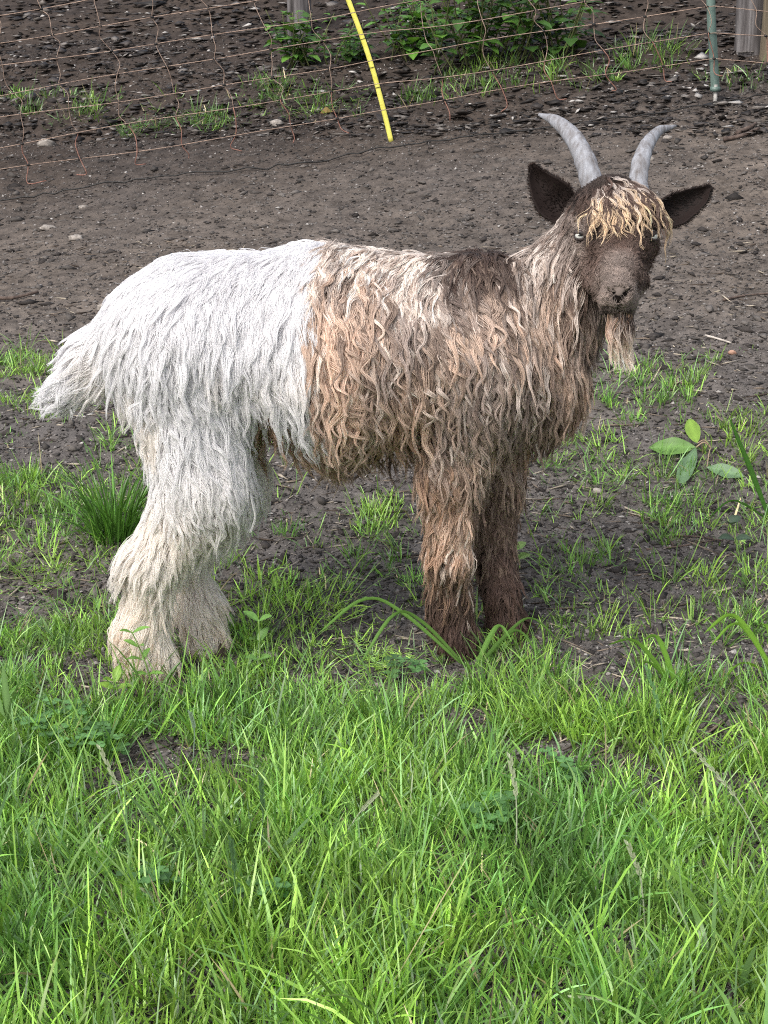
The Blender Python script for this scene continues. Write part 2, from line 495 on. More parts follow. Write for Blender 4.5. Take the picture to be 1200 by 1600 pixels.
# tussocks, then single blades
parts_ = []
def grow(n_t, box, per, rad, lf, wf, dens_gain, yel, blue, dry, clump_noise=True):
    x, y, px, py = candidates(n_t, *box)
    d = density(px, py) * dens_gain
    ck = 1.25 - 0.95 * smooth(1130, 1320, py)
    if clump_noise: d = d * np.clip(0.8 + ck * (1.1 * noise2(x * 9, y * 9, 11) + 0.5 * noise2(x * 22, y * 22, 12)), 0, 2)
    k = rng.random(n_t) < d
    x, y, px, py = x[k], y[k], px[k], py[k]
    m_ = np.maximum(1, rng.poisson(per, len(x)))
    X, Y, PX, PY = [np.repeat(q, m_) for q in (x, y, px, py)]
    vig = np.repeat(np.exp(rng.normal(0, 0.30, len(x))), m_)
    tcol = np.repeat((rng.normal(0, 0.24, len(x)) + 0.35 * noise2(x * 11, y * 11, 41))[:, None], m_, 0)
    N = len(X)
    a = rng.uniform(0, 2 * np.pi, N); rr = rad * np.sqrt(rng.random(N)) * vig
    rx, ry = X + rr * np.cos(a), Y + rr * np.sin(a)
    root = np.stack([rx, ry, gz(rx, ry) - 0.004], -1)
    az = a + rng.normal(0, 0.7, N)
    front = smooth(940, 1200, PY)
    L = (lf[0] * (1 - front) + lf[1] * front) * vig * np.exp(rng.normal(0, 0.3, N))
    near = smooth(1220, 1580, PY) * (rng.random(N) < 0.6)
    L = L * (1 + 0.2 * near)
    lean = np.abs(rng.normal(0.10, 0.22, N)) + 0.25 * rr / rad
    curl = np.abs(rng.normal(0.25, 0.42, N))
    W = (wf[0] * (1 - front) + wf[1] * front) * (1 + 0.25 * near) * np.exp(rng.normal(0, 0.25, N))
    c, tp, bs = grass_cols(N, rx, ry, yel, blue, dry)
    e = np.exp(tcol)
    parts_.append(blades(root, az, lean, curl, L, W, c * e, tp * e, bs * e))

FB = (-1.15, 1.15, -1.15, 0.12)
grow(6400, FB, 15, 0.014, (0.027, 0.043), (0.0015, 0.0021), 0.80, .60, .10, .012)
grow(30000, FB, 1, 0.004, (0.025, 0.040), (0.0015, 0.0021), 0.85, .55, .16, .02)
grow(330, FB, 4, 0.012, (0.04, 0.066), (0.0026, 0.0036), 0.5, .45, .35, .02)
grow(30000, FB, 2, 0.012, (0.016, 0.024), (0.0013, 0.0016), 0.9, .65, .05, .04)
grow(520, FB, 34, 0.022, (0.036, 0.058), (0.0018, 0.0026), 0.5, .20, .08, .01)
MB = (-1.3, 1.3, 0.10, 2.05)
grow(7200, MB, 11, 0.015, (0.034, 0.05), (0.0018, 0.002), 0.8, .60, .10, .02)
grow(16500, MB, 1, 0.004, (0.034, 0.05), (0.0019, 0.002), 0.8, .55, .14, .05)
grow(44000, MB, 2, 0.012, (0.016, 0.03), (0.0014, 0.002), 0.75, .60, .06, .06)
BB = (-2.2, 2.2, 2.4, 5.0)
G_M_, G_M = G_M, np.array([.085, .17, .04])
grow(5200, BB, 12, 0.03, (0.055, 0.08), (0.0032, 0.004), 0.75, .0, .05, .05)
grow(9200, BB, 3, 0.03, (0.040, 0.08), (0.0030, 0.004), 0.85, .0, .05, .10)
G_M = G_M_
V_, Q_, C_, o_ = [], [], [], 0
for v, q, c in parts_:
    V_.append(v); Q_.append(q + o_); C_.append(c); o_ += len(v)
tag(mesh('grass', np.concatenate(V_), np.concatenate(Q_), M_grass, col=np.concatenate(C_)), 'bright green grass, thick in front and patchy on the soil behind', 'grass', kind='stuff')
print('grass blades', len(np.concatenate(Q_)) // 5)
# ----------------------------------------------------------------- electric netting across the bank
YF = 3.5
net = empty('electric_netting', P(600, 230, YF))
tag(net, 'sagging electric netting of faded orange twine strung across the bank', 'netting')
M_twine = noise_mat('twine', srgb(112, 94, 84), srgb(168, 146, 130), 60, 0.7, bump=0.4, dist=0.001)
M_red = noise_mat('twine_red', srgb(116, 80, 70), srgb(150, 112, 98), 60, 0.7, bump=0.4, dist=0.001)
M_black = noise_mat('black_cord', srgb(20, 20, 20), srgb(44, 42, 40), 80, 0.5, bump=0.2, dist=0.001)
SL = -0.159                       # how the bank climbs along the fence, in the picture
def lift_y(x, row0):              # height of a strand at photo column x when it crosses the left edge at row0
    sag = 3.0 * np.sin(x / 150.0 + row0 * 0.7) + 1.5 * np.sin(x / 61.0 + row0)
    post = 6 * np.exp(-((x - 592) / 60.0) ** 2) * (-0.4)
    right = np.clip(x - 1112, 0, 400) * 0.24
    return row0 + SL * x + sag + post + right
ROWS = [310, 268, 228, 187, 147, 106, 64, 20, -28, -80]
xs = np.linspace(-1250, 2450, 234)
for i, r0 in enumerate(ROWS):
    yv = lift_y(xs, r0)
    p = P(xs, yv, YF + 0.012 * np.sin(xs / 90.0 + i))
    if i == 0:                    # the lowest cord lies along the ground
        p[:, 2] = gz(p[:, 0], p[:, 1]) + 0.012
    v, q, t = tube(p, 0.0014 if i else 0.0026, 6)
    mesh('strand', v, [q, t], M_black if i == 0 else M_twine, net)
knots = []
stay_x = [-292 - 81 * k for k in range(12, 0, -1)] + [-292, -211, -130, -50, 28, 107, 190, 268, 350, 430, 511, 676, 760, 845, 928, 1012, 1100, 1182, 1262, 1342, 1424, 1505] + [1505 + 81 * k for k in range(1, 12)]
for s_i, x0 in enumerate(stay_x):
    # x0: column at the strand that crosses the left edge at row 187; the stay leans to the right as it comes down
    pts, red = [], []
    for i in range(len(ROWS) - 1, -1, -1):
        r = ROWS[i]
        xx = x0 + (r - 187) * 0.24 + 5 * math.sin(s_i * 2.1 + i * 1.7)
        if i == 0: xx += rng.normal(0, 8)
        pts.append((xx, float(lift_y(xx, r)) + (-14 if i == 0 else 0)))
        if i: knots.append((xx, float(lift_y(xx, r))))
        if i > 0:                 # a slack wave between the strands
            xm = xx + (ROWS[i - 1] - r) * 0.12 + rng.normal(0, 5.5)
            rm = (r + ROWS[i - 1]) / 2
            pts.append((xm, float(lift_y(xm, rm))))
    pts = spline(np.array([[a, b_, 0] for a, b_ in pts]), 90)[:, :2]
    p = P(pts[:, 0], pts[:, 1], YF + 0.01 * np.sin(np.linspace(0, 20, 90) + s_i))
    p[:, 2] = np.maximum(p[:, 2], gz(p[:, 0], p[:, 1]) + 0.004)
    v, q, t = tube(p[:70], 0.0013, 6); v2, q2, t2 = tube(p[69:], 0.0018, 6)
    mesh('stay', v, [q, t], M_twine, net)
    mesh('stay', v2, [q2, t2], M_red, net)
items = []
for x, y in knots:
    c = P(x, y, YF)
    v, q, t = tube(np.stack([c + np.array([-.006, 0, .001]), c, c + np.array([.006, 0, -.001])]), [0.0028, 0.0042, 0.0028], 6)
    items.append((v, q, t))
v, f = merge(items)
tag(mesh('knots', v, f, M_black, net), kind='stuff')

# ----------------------------------------------------------------- stakes
YS = YF - 0.03
ys_ = empty('fence_stake', P(612, 220, YS))
tag(ys_, 'slim yellow plastic stake leaning to the left in the netting', 'stake')
M_yel = noise_mat('yellow_plastic', srgb(206, 200, 84), srgb(232, 226, 116), 20, 0.4, bump=0.1, dist=0.001)
base = ground_at(612, 219); YS = base[1]; base[2] -= 0.004
sp_ = spline(np.array([base, P(600, 172, YS), P(582, 105, YS), P(563, 48, YS), P(545, 0, YS), P(520, -70, YS), P(494, -150, YS)]), 40)
v, q, t = tube(sp_, 0.0108, 10, flat=0.8); mesh('shaft', v, [q, t], M_yel, ys_)
ribp = sp_ + np.array([0.0095, -0.004, 0.0])
v, q, t = tube(ribp, 0.0026, 6); mesh('groove', v, [q, t], M_black, ys_)
for x_, y_ in ((564, 57), (583, 104), (598, 140)):
    i = int(np.argmin(np.abs(to_px(sp_)[1] - y_)))
    v, q, t = tube(sp_[i - 1:i + 2] * 0.03 + sp_[i] * 0.97, 0.0112, 10); mesh('clip', v, [q, t], M_black, ys_)

gs = empty('metal_post', P(1117, 148, YF + 0.1))
tag(gs, 'dark green metal post standing upright at the right of the netting', 'post')
M_green = noise_mat('green_paint', srgb(58, 76, 72), srgb(98, 118, 110), 30, 0.45, (1, 1, 0.2), 0.2, 0.001, spec=0.5)
YG = YF + 0.02
a = P(1117.5, 141, YG); bt = P(1112, -120, YG); mid = P(1110.5, 0, YG)
path = spline(np.array([a, P(1114, 75, YG), mid, bt]), 16)
wv, dv = 0.0155, 0.012
sec = np.array([(-1, -.3), (1, -.3), (1, 0.0), (.2, 0.05), (.2, 1), (-.2, 1), (-.2, 0.05), (-1, 0.0)]) * np.array([wv, dv])
v = (path[:, None] + np.stack([sec[:, 0], sec[:, 1], 0 * sec[:, 0]], -1)[None]).reshape(-1, 3)
n8 = len(sec); i = np.arange(len(path) - 1)[:, None] * n8 + np.arange(n8)[None]; j = np.arange(len(path) - 1)[:, None] * n8 + (np.arange(n8) + 1)[None] % n8
mesh('shaft', v, np.stack([i, j, j + n8, i + n8], -1).reshape(-1, 4), M_green, gs, smooth_=False)
g_b = P(1118.5, 165, YG); g_b[2] = gz(g_b[None, 0], g_b[None, 1])[0] - 0.05
v, q, t = tube(np.stack([a + [0, 0, .02], 0.5 * (a + g_b), g_b]), [0.008, 0.007, 0.004], 8)
mesh('spike', v, [q, t], noise_mat('bare_metal', srgb(120, 118, 114), srgb(168, 164, 158), 60, 0.45, spec=0.6), gs)
v, q, t = tube(np.stack([a + [0, 0, -.004], a + [0, 0, .012]]), [0.019, 0.019], 8, flat=0.8)
mesh('foot_plate', v, [q, t], M_green, gs)

# ----------------------------------------------------------------- wooden posts
def wood_post(px_, row, width, top_row, yb, mat_, label, lean=0.0):
    g0 = ground_at(px_, row); yb = g0[1]
    r = width / 2 * (yb + 2.2) / 0.98 / F
    hgt = 1.25
    z = np.linspace(-0.1, hgt, 26)
    path = g0 + np.stack([lean * z, 0 * z, z], -1)
    root_ = empty('wooden_post', g0); tag(root_, label, 'post', 'wooden posts beyond the netting')
    v, q, t = tube(path, r * (1 + 0.03 * noise2(z * 6, z * 0 + px_)), 22)
    ang = np.arctan2(v[:, 1] - g0[1], v[:, 0] - g0[0])
    k = 1 + 0.05 * noise3(np.cos(ang) * 5 + px_, np.sin(ang) * 5, v[:, 2] * 1.5) - 0.05 * (np.abs(noise3(np.cos(ang) * 9, np.sin(ang) * 9 + px_, v[:, 2] * 0.6)) < 0.08)
    v[:, :2] = g0[:2] + (v[:, :2] - g0[:2]) * k[:, None]
    mesh('shaft', v, [q, t], mat_, root_)
M_wood = noise_mat('grey_wood', srgb(44, 41, 40), srgb(120, 117, 117), 34, 0.85, (1, 1, 0.08), 0.8, 0.004, srgb(86, 82, 82))
M_wood2 = noise_mat('brown_wood', srgb(70, 62, 52), srgb(118, 108, 90), 30, 0.85, (1, 1, 0.08), 0.6, 0.004)
wood_post(468, 58, 36, 0, 4.75, M_wood, 'grey weathered wooden post near the top centre behind the netting')
wood_post(1170, 82, 44, 0, 4.15, M_wood, 'thick grey weathered wooden post behind the green metal post')
wood_post(1203, 88, 30, 0, 4.0, M_wood2, 'tan wooden post at the right edge beside a thick grey one')
# ----------------------------------------------------------------- leafy plants
M_leaf = attr_mat('leaf', 0.45, 0.4, 0.30)
M_stem = attr_mat('stem', 0.6, 0.3)

def leaf(base, d, up, L, W, droop=0.4, fold=0.25, shape=0.45, wave=0.0, nu=9):
    """one leaf blade: verts, quads; shape = where along it is widest"""
    d = norm(np.array(d, float)); up = np.array(up, float)
    side = norm(np.cross(d, up)); up = np.cross(side, d)
    t = np.linspace(0, 1, nu)
    e = math.log(0.5) / math.log(shape)
    w_ = np.sin(np.pi * t ** e) ** 0.85 * W / 2 + 0.0004
    s = np.linspace(-1, 1, 5)
    c = np.asarray(base)[None] + L * (t - 0.12 * droop * t ** 2)[:, None] * d - (L * droop * 0.5 * t ** 2)[:, None] * np.array([0, 0, 1.0])
    v = c[:, None] + (w_[:, None] * s[None])[..., None] * side + (fold * w_[:, None] * np.abs(s)[None] ** 1.3)[..., None] * up
    if wave: v = v + (wave * L * np.sin(t * 13 + base[0] * 90)[:, None] * (s ** 2)[None])[..., None] * up
    i = np.arange(nu - 1)[:, None] * 5 + np.arange(4)[None]
    return v.reshape(-1, 3), np.stack([i, i + 1, i + 6, i + 5], -1).reshape(-1, 4)

def leaf_cols(v, col, vein=1.25):
    c = np.tile(np.array(col), (len(v), 1)).reshape(-1, 5, 3)
    c[:, 2] *= vein
    c = c * (1 + 0.12 * noise3(v[:, 0] * 140, v[:, 1] * 140, v[:, 2] * 140)).reshape(-1, 5, 1)
    return c.reshape(-1, 3)

def part_leaf(parent, base, d, up, L, W, col, label=None, **k):
    v, q = leaf(base, d, up, L, W, **k)
    o = mesh('leaf', v, q, M_leaf, parent, leaf_cols(v, col))
    if label: o['label'] = label
    return o

def part_stem(parent, pts, r, col, name='stem'):
    path = spline(np.array(pts), 14)
    v, q, t = tube(path, np.linspace(r, r * 0.6, 14), 6)
    return mesh(name, v, [q, t], M_stem, parent, np.tile(np.array(col), (len(v), 1)))

LG, LGB, LY, LD = np.array([.12, .24, .055]), np.array([.15, .25, .13]), np.array([.22, .36, .06]), np.array([.035, .085, .025])

# broad-leaved weed on the bare soil at the right
g0 = ground_at(1098, 712)
pl = empty('broadleaf_weed', g0)
tag(pl, 'low weed with four broad green leaves lying on bare soil at right', 'weed')
def gp_(px, py, h=0.0):
    p = ground_at(px, py); p[2] += h; return p
crown = gp_(1110, 716, 0.02)
for (ax_, ay, bx, by, h0, h1, W, col, lb, up_) in ((1086, 716, 1012, 711, .022, .024, .040, LG * 1.1, None, (.1, -.85, .7)), (1086, 718, 1058, 768, .024, .010, .033, LGB, None, (-.3, -.8, .6)),
                                         (1088, 716, 1074, 687, .030, .048, .031, LY, 'yellow green young leaf', (-.2, -.9, .2)), (1104, 738, 1164, 751, .010, .012, .030, LGB * 1.1, None, (0, -.8, .7))):
    a = gp_(ax_, ay, h0); b_ = gp_(bx, by, h1); d = b_ - a
    part_leaf(pl, a, d, up_, float(np.linalg.norm(d)), W, col, lb, droop=0.15, fold=0.15, shape=0.5, wave=0.02)
    part_stem(pl, [crown, 0.5 * (crown + a) + np.array([0, 0, .012]), a], 0.0016, srgb(150, 130, 110))

# tall coarse blades at the right edge
def coarse(name, label, base_px, tips, col, cat='grass clump', group=None):
    b0 = ground_at(*base_px)
    r_ = empty(name, b0); tag(r_, label, cat, group)
    for (tx, ty, dy, arch, W) in tips:
        tip = P(tx, ty, b0[1] + dy)
        midp = 0.5 * (b0 + tip) + np.array([0, 0, arch])
        path = spline(np.array([b0 + [0, 0, -.005], 0.55 * b0 + 0.45 * tip + np.array([0, 0, arch * 0.9]) if arch else midp, midp + (tip - b0) * 0.2 + np.array([0, 0, 0.0]), tip]), 18)
        path[:, 2] = np.maximum(path[:, 2], gz_base(path[:, 0], path[:, 1]) + 0.004)
        t = np.linspace(0, 1, 18)
        tg = norm(np.gradient(path, axis=0))
        sd_ = norm(np.cross(tg, np.array([0.25, 0.8, 0.55]) + 0 * tg))
        upv = np.cross(sd_, tg)
        wv = W * (0.55 + 0.45 * np.minimum(1, t * 4)) * np.sqrt(np.clip(1 - t ** 2.4, 0, 1)) * 0.5 + 0.0002
        v = np.stack([path - wv[:, None] * sd_ + 0.3 * wv[:, None] * upv, path, path + wv[:, None] * sd_ + 0.3 * wv[:, None] * upv], 1).reshape(-1, 3)
        i = np.arange(17)[:, None] * 3 + np.arange(2)[None]
        q = np.stack([i, i + 1, i + 4, i + 3], -1).reshape(-1, 4)
        cc = np.tile(np.array(col) * np.exp(rng.normal(0, 0.15)), (len(v), 1)); cc[1::3] *= 1.25
        mesh('blade', v, q, M_leaf, r_, cc)
    return r_
coarse('coarse_grass', 'tall dark grass blade rising at the right edge beyond the weed', (1204, 815), [(1139, 652, -.02, .0, .011), (1105, 812, -.02, .035, .006)], np.array([.06, .16, .03]))
coarse('coarse_grass', 'long arching grass blades lying across the front hooves', (738, 1046), [(495, 992, -.01, .075, .009), (560, 1042, -.05, .085, .008), (800, 1003, -.02, .04, .008), (845, 1030, -.03, .05, .007), (872, 1000, 0.0, .05, .006)], np.array([.15, .29, .07]))
coarse('coarse_grass', 'wide upright grass blade at the left edge in front', (14, 1150), [(4, 1040, 0, .0, .013), (-28, 1060, 0, .03, .009)], np.array([.16, .28, .10]))
coarse('coarse_grass', 'bright wide grass blades at the right edge beside bare soil', (1215, 1060), [(1100, 990, 0, .05, .010), (1110, 1010, -.03, .05, .008), (1190, 975, 0, .02, .008), (1120, 1075, -.04, .03, .007)], np.array([.18, .34, .05]))
coarse('coarse_grass', 'pale bent grass blade hanging over soil at the left edge', (-10, 820), [(44, 850, 0, .03, .007), (70, 915, -.04, .03, .006)], np.array([.16, .26, .10]))
coarse('coarse_grass', 'grass blades bending left of the bare soil at right', (1060, 1088), [(950, 1008, 0, .03, .008), (1005, 1000, 0, .03, .009), (980, 1060, -.02, .03, .006)], np.array([.16, .32, .05]))

# dark tussock behind the hind legs
b0 = ground_at(180, 845)
ts = empty('grass_tussock', b0); tag(ts, 'dark green grass tussock just behind the white hind legs', 'tussock')
N = 200
a = rng.uniform(0, 2 * np.pi, N); rr = 0.04 * np.sqrt(rng.random(N))
rx, ry = b0[0] + rr * np.cos(a), b0[1] + rr * np.sin(a)
c = np.tile(np.array([.085, .20, .035]), (N, 1)) * np.exp(rng.normal(0, 0.35, (N, 1)))
v, q, cc = blades(np.stack([rx, ry, gz(rx, ry) - .004], -1), a + rng.normal(0, .5, N), np.abs(rng.normal(.25, .2, N)), np.abs(rng.normal(.7, .3, N)),
                  0.12 * np.exp(rng.normal(0, .25, N)), np.full(N, .0034), c, c * 1.1, c * .8, K=7)
mesh('blades', v, q, M_grass, ts, cc)

# seedlings
def seedling(label, base_px, top_px, nodes, L, W, col, yo=0.0, name='seedling', droop=.3, sh=.45):
    b0 = ground_at(*base_px); r_ = empty(name, b0); tag(r_, label, 'seedling')
    top = P(top_px[0], top_px[1], b0[1] + yo)
    part_stem(r_, [b0 + [0, 0, -.004], 0.5 * (b0 + top) + np.array([.003, 0, 0]), top], 0.0014, srgb(120, 150, 80))
    for k, f in enumerate(nodes):
        p = b0 + (top - b0) * f
        for s in (-1, 1):
            an = rng.uniform(-.5, .5) + k * 1.2
            d = np.array([s * math.cos(an), s * math.sin(an) * 0.6 - 0.15, 0.45 + 0.25 * f])
            part_leaf(r_, p, d, (0, -.3, 1), L * rng.uniform(.75, 1.1), W, col * rng.uniform(.85, 1.15), droop=droop, fold=.3, shape=sh)
seedling('upright seedling with paired leaves on bare soil beside the far hind hoof', (402, 1062), (404, 968), (.32, .62, .97), .030, .013, np.array([.15, .30, .08]))
seedling('narrow leaved sprig standing in front of the near hind hoof', (240, 1085), (205, 985), (.25, .5, .72, .95), .034, .008, np.array([.16, .32, .07]), -.02, 'leafy_sprig', .5)
seedling('small pale weed just behind the far front hoof', (812, 888), (806, 858), (.5, .95), .036, .018, np.array([.22, .34, .10]), 0, 'pale_weed', .4)
seedling('yellow green weed with wide leaves low in front of the hind hooves', (182, 1096), (180, 1065), (.6, .95), .036, .013, np.array([.22, .38, .06]), 0, 'pale_weed', .4)
seedling('dull grey green weed leaning at the right edge above a forked twig', (1152, 868), (1140, 815), (.4, .9), .040, .020, np.array([.07, .11, .07]), -.01, 'dull_weed', .6)

# leafy weeds beyond the netting
def bush(label, px_, row, nst, h, spread, Lf, col, dense=12, name='leafy_weed'):
    b0 = ground_at(px_, row); r_ = empty(name, b0); tag(r_, label, 'weed', 'leafy weeds beyond the netting')
    V, Q, C, o = [], [], [], 0
    st = []
    for _ in range(nst):
        a = rng.uniform(0, 2 * np.pi); rr = 0.75 * spread * math.sqrt(rng.random())
        p0 = b0 + np.array([rr * math.cos(a), rr * 0.6 * math.sin(a), 0]); p0[2] = float(gz(p0[None, 0], p0[None, 1])[0]) - .01
        hh = h * rng.uniform(.55, 1.1)
        top = p0 + np.array([rng.normal(0, .35) * hh, rng.normal(-.1, .3) * hh, hh])
        path = spline(np.array([p0, 0.5 * (p0 + top) + rng.normal(0, .01, 3), top]), 10)
        st.append(tube(path, np.linspace(.004, .002, 10), 5))
        for k in range(dense):
            f = rng.uniform(.2, 1)
            p = p0 + (top - p0) * f
            an = rng.uniform(0, 2 * np.pi)
            d = np.array([math.cos(an), math.sin(an), rng.uniform(-.1, .6)])
            L = Lf * rng.uniform(.5, 1.15) * (1.1 - .4 * f)
            v, q = leaf(p + 0.25 * L * norm(d), d, (0, -.2, 1), L, L * rng.uniform(.45, .7), droop=rng.uniform(.3, .9), fold=.2, shape=.4, wave=.02, nu=7)
            cc = leaf_cols(v, col * math.exp(rng.normal(0, .28)) * (np.array([1.3, 1.25, 1]) if rng.random() < .2 else 1), 1.15)
            V.append(v); Q.append(q + o); C.append(cc); o += len(v)
    v, f = merge(st)
    mesh('stems', v, f, M_stem, r_, np.tile(np.array(srgb(86, 92, 56)), (len(v), 1)))
    mesh('foliage', np.concatenate(V), np.concatenate(Q), M_leaf, r_, np.concatenate(C))
LB = np.array([.075, .17, .035])
bush('leafy green weed at the foot of the grey wooden post', 474, 96, 12, .24, .12, .085, LB)
bush('bright leafy weed just right of the yellow stake', 640, 86, 16, .28, .22, .085, LB * 1.1)
bush('dense leafy weed in the middle of the row by the netting', 745, 108, 26, .42, .26, .10, LB * .9)
bush('dark leafy weed at the right end of the row by the netting', 850, 98, 18, .36, .22, .10, LB * .65)
bush('small leafy weed low between the yellow stake and the grey post', 540, 96, 9, .18, .14, .07, LB * .8)

# clover between the blades
Vc, Qc, Cc, oc = [], [], [], 0
for (cx, cy, rr, n_) in ((85, 1160, 60, 34), (235, 1430, 40, 12), (160, 1190, 40, 16), (420, 1440, 40, 8), (760, 1310, 40, 12), (870, 1240, 30, 8), (640, 1055, 30, 8)):
    for _ in range(n_):
        a, r0 = rng.uniform(0, 2 * np.pi), rr * math.sqrt(rng.random())
        p = ground_at(cx + r0 * math.cos(a), cy + 0.6 * r0 * math.sin(a)); p[2] += rng.uniform(.02, .05)
        a0 = rng.uniform(0, 2 * np.pi); L = rng.uniform(.010, .017)
        col = np.array([.11, .24, .08]) * math.exp(rng.normal(0, .25))
        for k in range(3):
            an = a0 + k * 2.094
            v, q = leaf(p, (math.cos(an), math.sin(an), rng.uniform(-.1, .3)), (0, 0, 1), L, L * .95, .2, .2, .62, nu=5)
            Vc.append(v); Qc.append(q + oc); Cc.append(leaf_cols(v, col)); oc += len(v)
tag(mesh('clover', np.concatenate(Vc), np.concatenate(Qc), M_leaf, col=np.concatenate(Cc)), 'clover leaves low between the grass blades', 'clover', kind='stuff')

# flowering grass stems
def seed_stem(label, base_px, tip_px, dy, col, heads=14):
    b0 = ground_at(*base_px); r_ = empty('seed_stem', b0); tag(r_, label, 'grass stem', 'seeding grass stems in the front grass')
    tip = P(tip_px[0], tip_px[1], b0[1] + dy)
    path = spline(np.array([b0 + [0, 0, -.005], 0.5 * (b0 + tip) + np.array([.004, 0, .01]), tip]), 24)
    v, q, t = tube(path, np.linspace(.0011, .0006, 24), 5)
    mesh('stalk', v, [q, t], M_stem, r_, np.tile(np.array(col), (len(v), 1)))
    V, Q, o = [], [], 0
    for k in range(heads):
        i = 13 + k * 10 // heads
        tg = norm(path[min(i + 1, 23)] - path[i - 1]); s = (-1) ** k
        d = tg + 0.35 * s * np.array([0.8, -.3, .2])
        v, q = leaf(path[i], d, (0, -1, .3), .009, .0026, .0, .5, .45, nu=5)
        V.append(v); Q.append(q + o); o += len(v)
    mesh('seed_head', np.concatenate(V), np.concatenate(Q), M_leaf, r_, np.tile(np.array(col) * 1.2, (sum(map(len, V)), 1)))
PALE, DKG = np.array([.34, .38, .26]), np.array([.06, .12, .05])
seed_stem('pale seeding stem in the left grass leaning towards the upper left', (205, 1325), (155, 1165), -.02, PALE)
seed_stem('pale upright seeding stem near the bottom left by clover', (242, 1445), (226, 1390), -.02, PALE)
seed_stem('dark thin seeding stem standing left of the picture centre', (404, 1370), (408, 1215), -.01, DKG)
seed_stem('dark thin stem low in the middle of the front grass', (362, 1460), (361, 1310), -.01, DKG)
seed_stem('pale upright stem right of the picture centre in bright grass', (806, 1360), (796, 1178), -.01, PALE)
seed_stem('grey green stem leaning up beside the bare soil at right', (1042, 1215), (1010, 1040), -.01, DKG * 2)
seed_stem('long pale dry stem slanting down at the right edge', (1215, 1355), (1082, 1168), -.04, PALE * 1.2)
seed_stem('pale stem in the dark tuft at right', (1010, 1455), (980, 1315), -.02, PALE)
seed_stem('pale green spray of seed heads right of the left grass', (520, 1340), (590, 1240), -.02, PALE * .9)
seed_stem('pale dry stem lying along the bottom edge at right', (1010, 1600), (895, 1556), -.02, PALE * 1.3)
seed_stem('blue green upright stem in the grass before the hind legs', (301, 1185), (298, 1115), -.01, np.array([.2, .28, .2]))

# ----------------------------------------------------------------- stones and sticks
M_stone = noise_mat('stone', srgb(112, 106, 100), srgb(168, 160, 152), 70, 0.85, bump=0.5, dist=0.002)
M_stone_r = noise_mat('stone_red', srgb(136, 104, 88), srgb(180, 146, 126), 70, 0.85, bump=0.5, dist=0.002)
def stone(label, px_, row, wpx, hpx, mat_=M_stone):
    p = ground_at(px_, row)
    k = np.linalg.norm(p - CAM) / F
    v, q = ball(np.zeros(3), 1.0, nu=14, nv=9)
    s_ = px_ * 0.37 + row
    v = np.sign(v) * np.abs(v) ** 0.85
    v = v * (1 + 0.28 * noise3(v[:, 0] * 1.6 + s_, v[:, 1] * 1.6, v[:, 2] * 1.6) + 0.1 * noise3(v[:, 0] * 4 + s_, v[:, 1] * 4, v[:, 2] * 4))[:, None]
    v = p + v * np.array([wpx * k / 2, wpx * k / 2.4, hpx * k / 2]) + np.array([0, 0, hpx * k * 0.22])
    tag(mesh('stone', v, q, mat_), label, 'stone', 'stones lying on the bare soil')
for a in (('pale stone on the soil below the netting near the left edge', 71, 224, 22, 14), ('squarish grey stone just above the white rump', 166, 484, 26, 16),
          ('flat pale stone between the netting and the left back', 130, 327, 16, 7), ('long flat pale stone under the left part of the netting', 74, 357, 24, 8), ('flat pale stone above the left part of the white back', 119, 374, 22, 9),
          ('small whitish stone on the soil left of the weed', 934, 768, 15, 10), ('pale chip on the soil just right of the right horn', 1017, 252, 9, 9), ('pale oval stone on the soil right of the right ear', 1043, 218, 13, 8),
          ('grey stone under the netting left of the stake', 432, 190, 20, 12), ('small grey stone in front of the front hooves', 590, 1058, 18, 9), ('flat pale stone beside the seedling', 420, 1022, 26, 9)):
    stone(*a)
stone('reddish pebble on the soil right of the beard', 1144, 552, 13, 8, M_stone_r)

M_stick = noise_mat('stick_bark', srgb(58, 48, 44), srgb(104, 90, 82), 60, 0.9, bump=0.5, dist=0.001)
M_stick_p = noise_mat('stick_pale', srgb(150, 142, 134), srgb(190, 182, 172), 60, 0.8, bump=0.4, dist=0.001)
def stick(label, segs, r, mat_):
    items = []
    for s_ in segs:
        p = np.array([ground_at(a, b_) + np.array([0, 0, r * 1.3]) for a, b_ in s_])
        pth = spline(p, 12)
        items.append(tube(pth, np.linspace(r, r * .6, 12), 7))
    v, f = merge(items)
    tag(mesh('stick', v, f, mat_), label, 'stick', 'sticks on the soil')
stick('dark broken stick on the soil at the left edge', [[(-20, 470), (20, 468), (60, 459)]], .006, M_stick)
stick('pale short stick on the soil right of the beard', [[(1102, 524), (1118, 529), (1142, 539)]], .0035, M_stick_p)
stick('thin forked twig on the soil below the weed', [[(1010, 862), (1060, 858), (1120, 850)], [(1052, 856), (1048, 843), (1090, 848), (1130, 851)]], .0022, M_stick)
stick('dark twig on the soil right of the cheek', [[(1130, 470), (1160, 461), (1205, 458)]], .0035, M_stick)
stick('rough root lying on the soil at the right edge', [[(1130, 222), (1160, 218), (1185, 208)], [(1150, 214), (1172, 206), (1180, 200)]], .008, M_stick)

# one curled dead leaf under the netting
p = ground_at(512, 176)
dl = empty('dead_leaf', p); tag(dl, 'curled yellow brown dead leaf on the grass below the netting', 'leaf')
v, q = leaf(p + np.array([-.03, 0, .015]), (1, .2, .1), (0, -.4, 1), .07, .05, .5, .6, .5, .05)
mesh('blade', v, q, M_leaf, dl, leaf_cols(v, srgb(140, 116, 70)))
# ----------------------------------------------------------------- goat: body surface
def Yc(px):                       # the goat stands with its forequarters a little farther off
    return 0.07 * (np.asarray(px, float) - 250) / 500

def G(px, py, y=0.0):             # point of the goat: photo pixel + sideways offset from its own mid-plane
    return P(px, py, y + Yc(px))

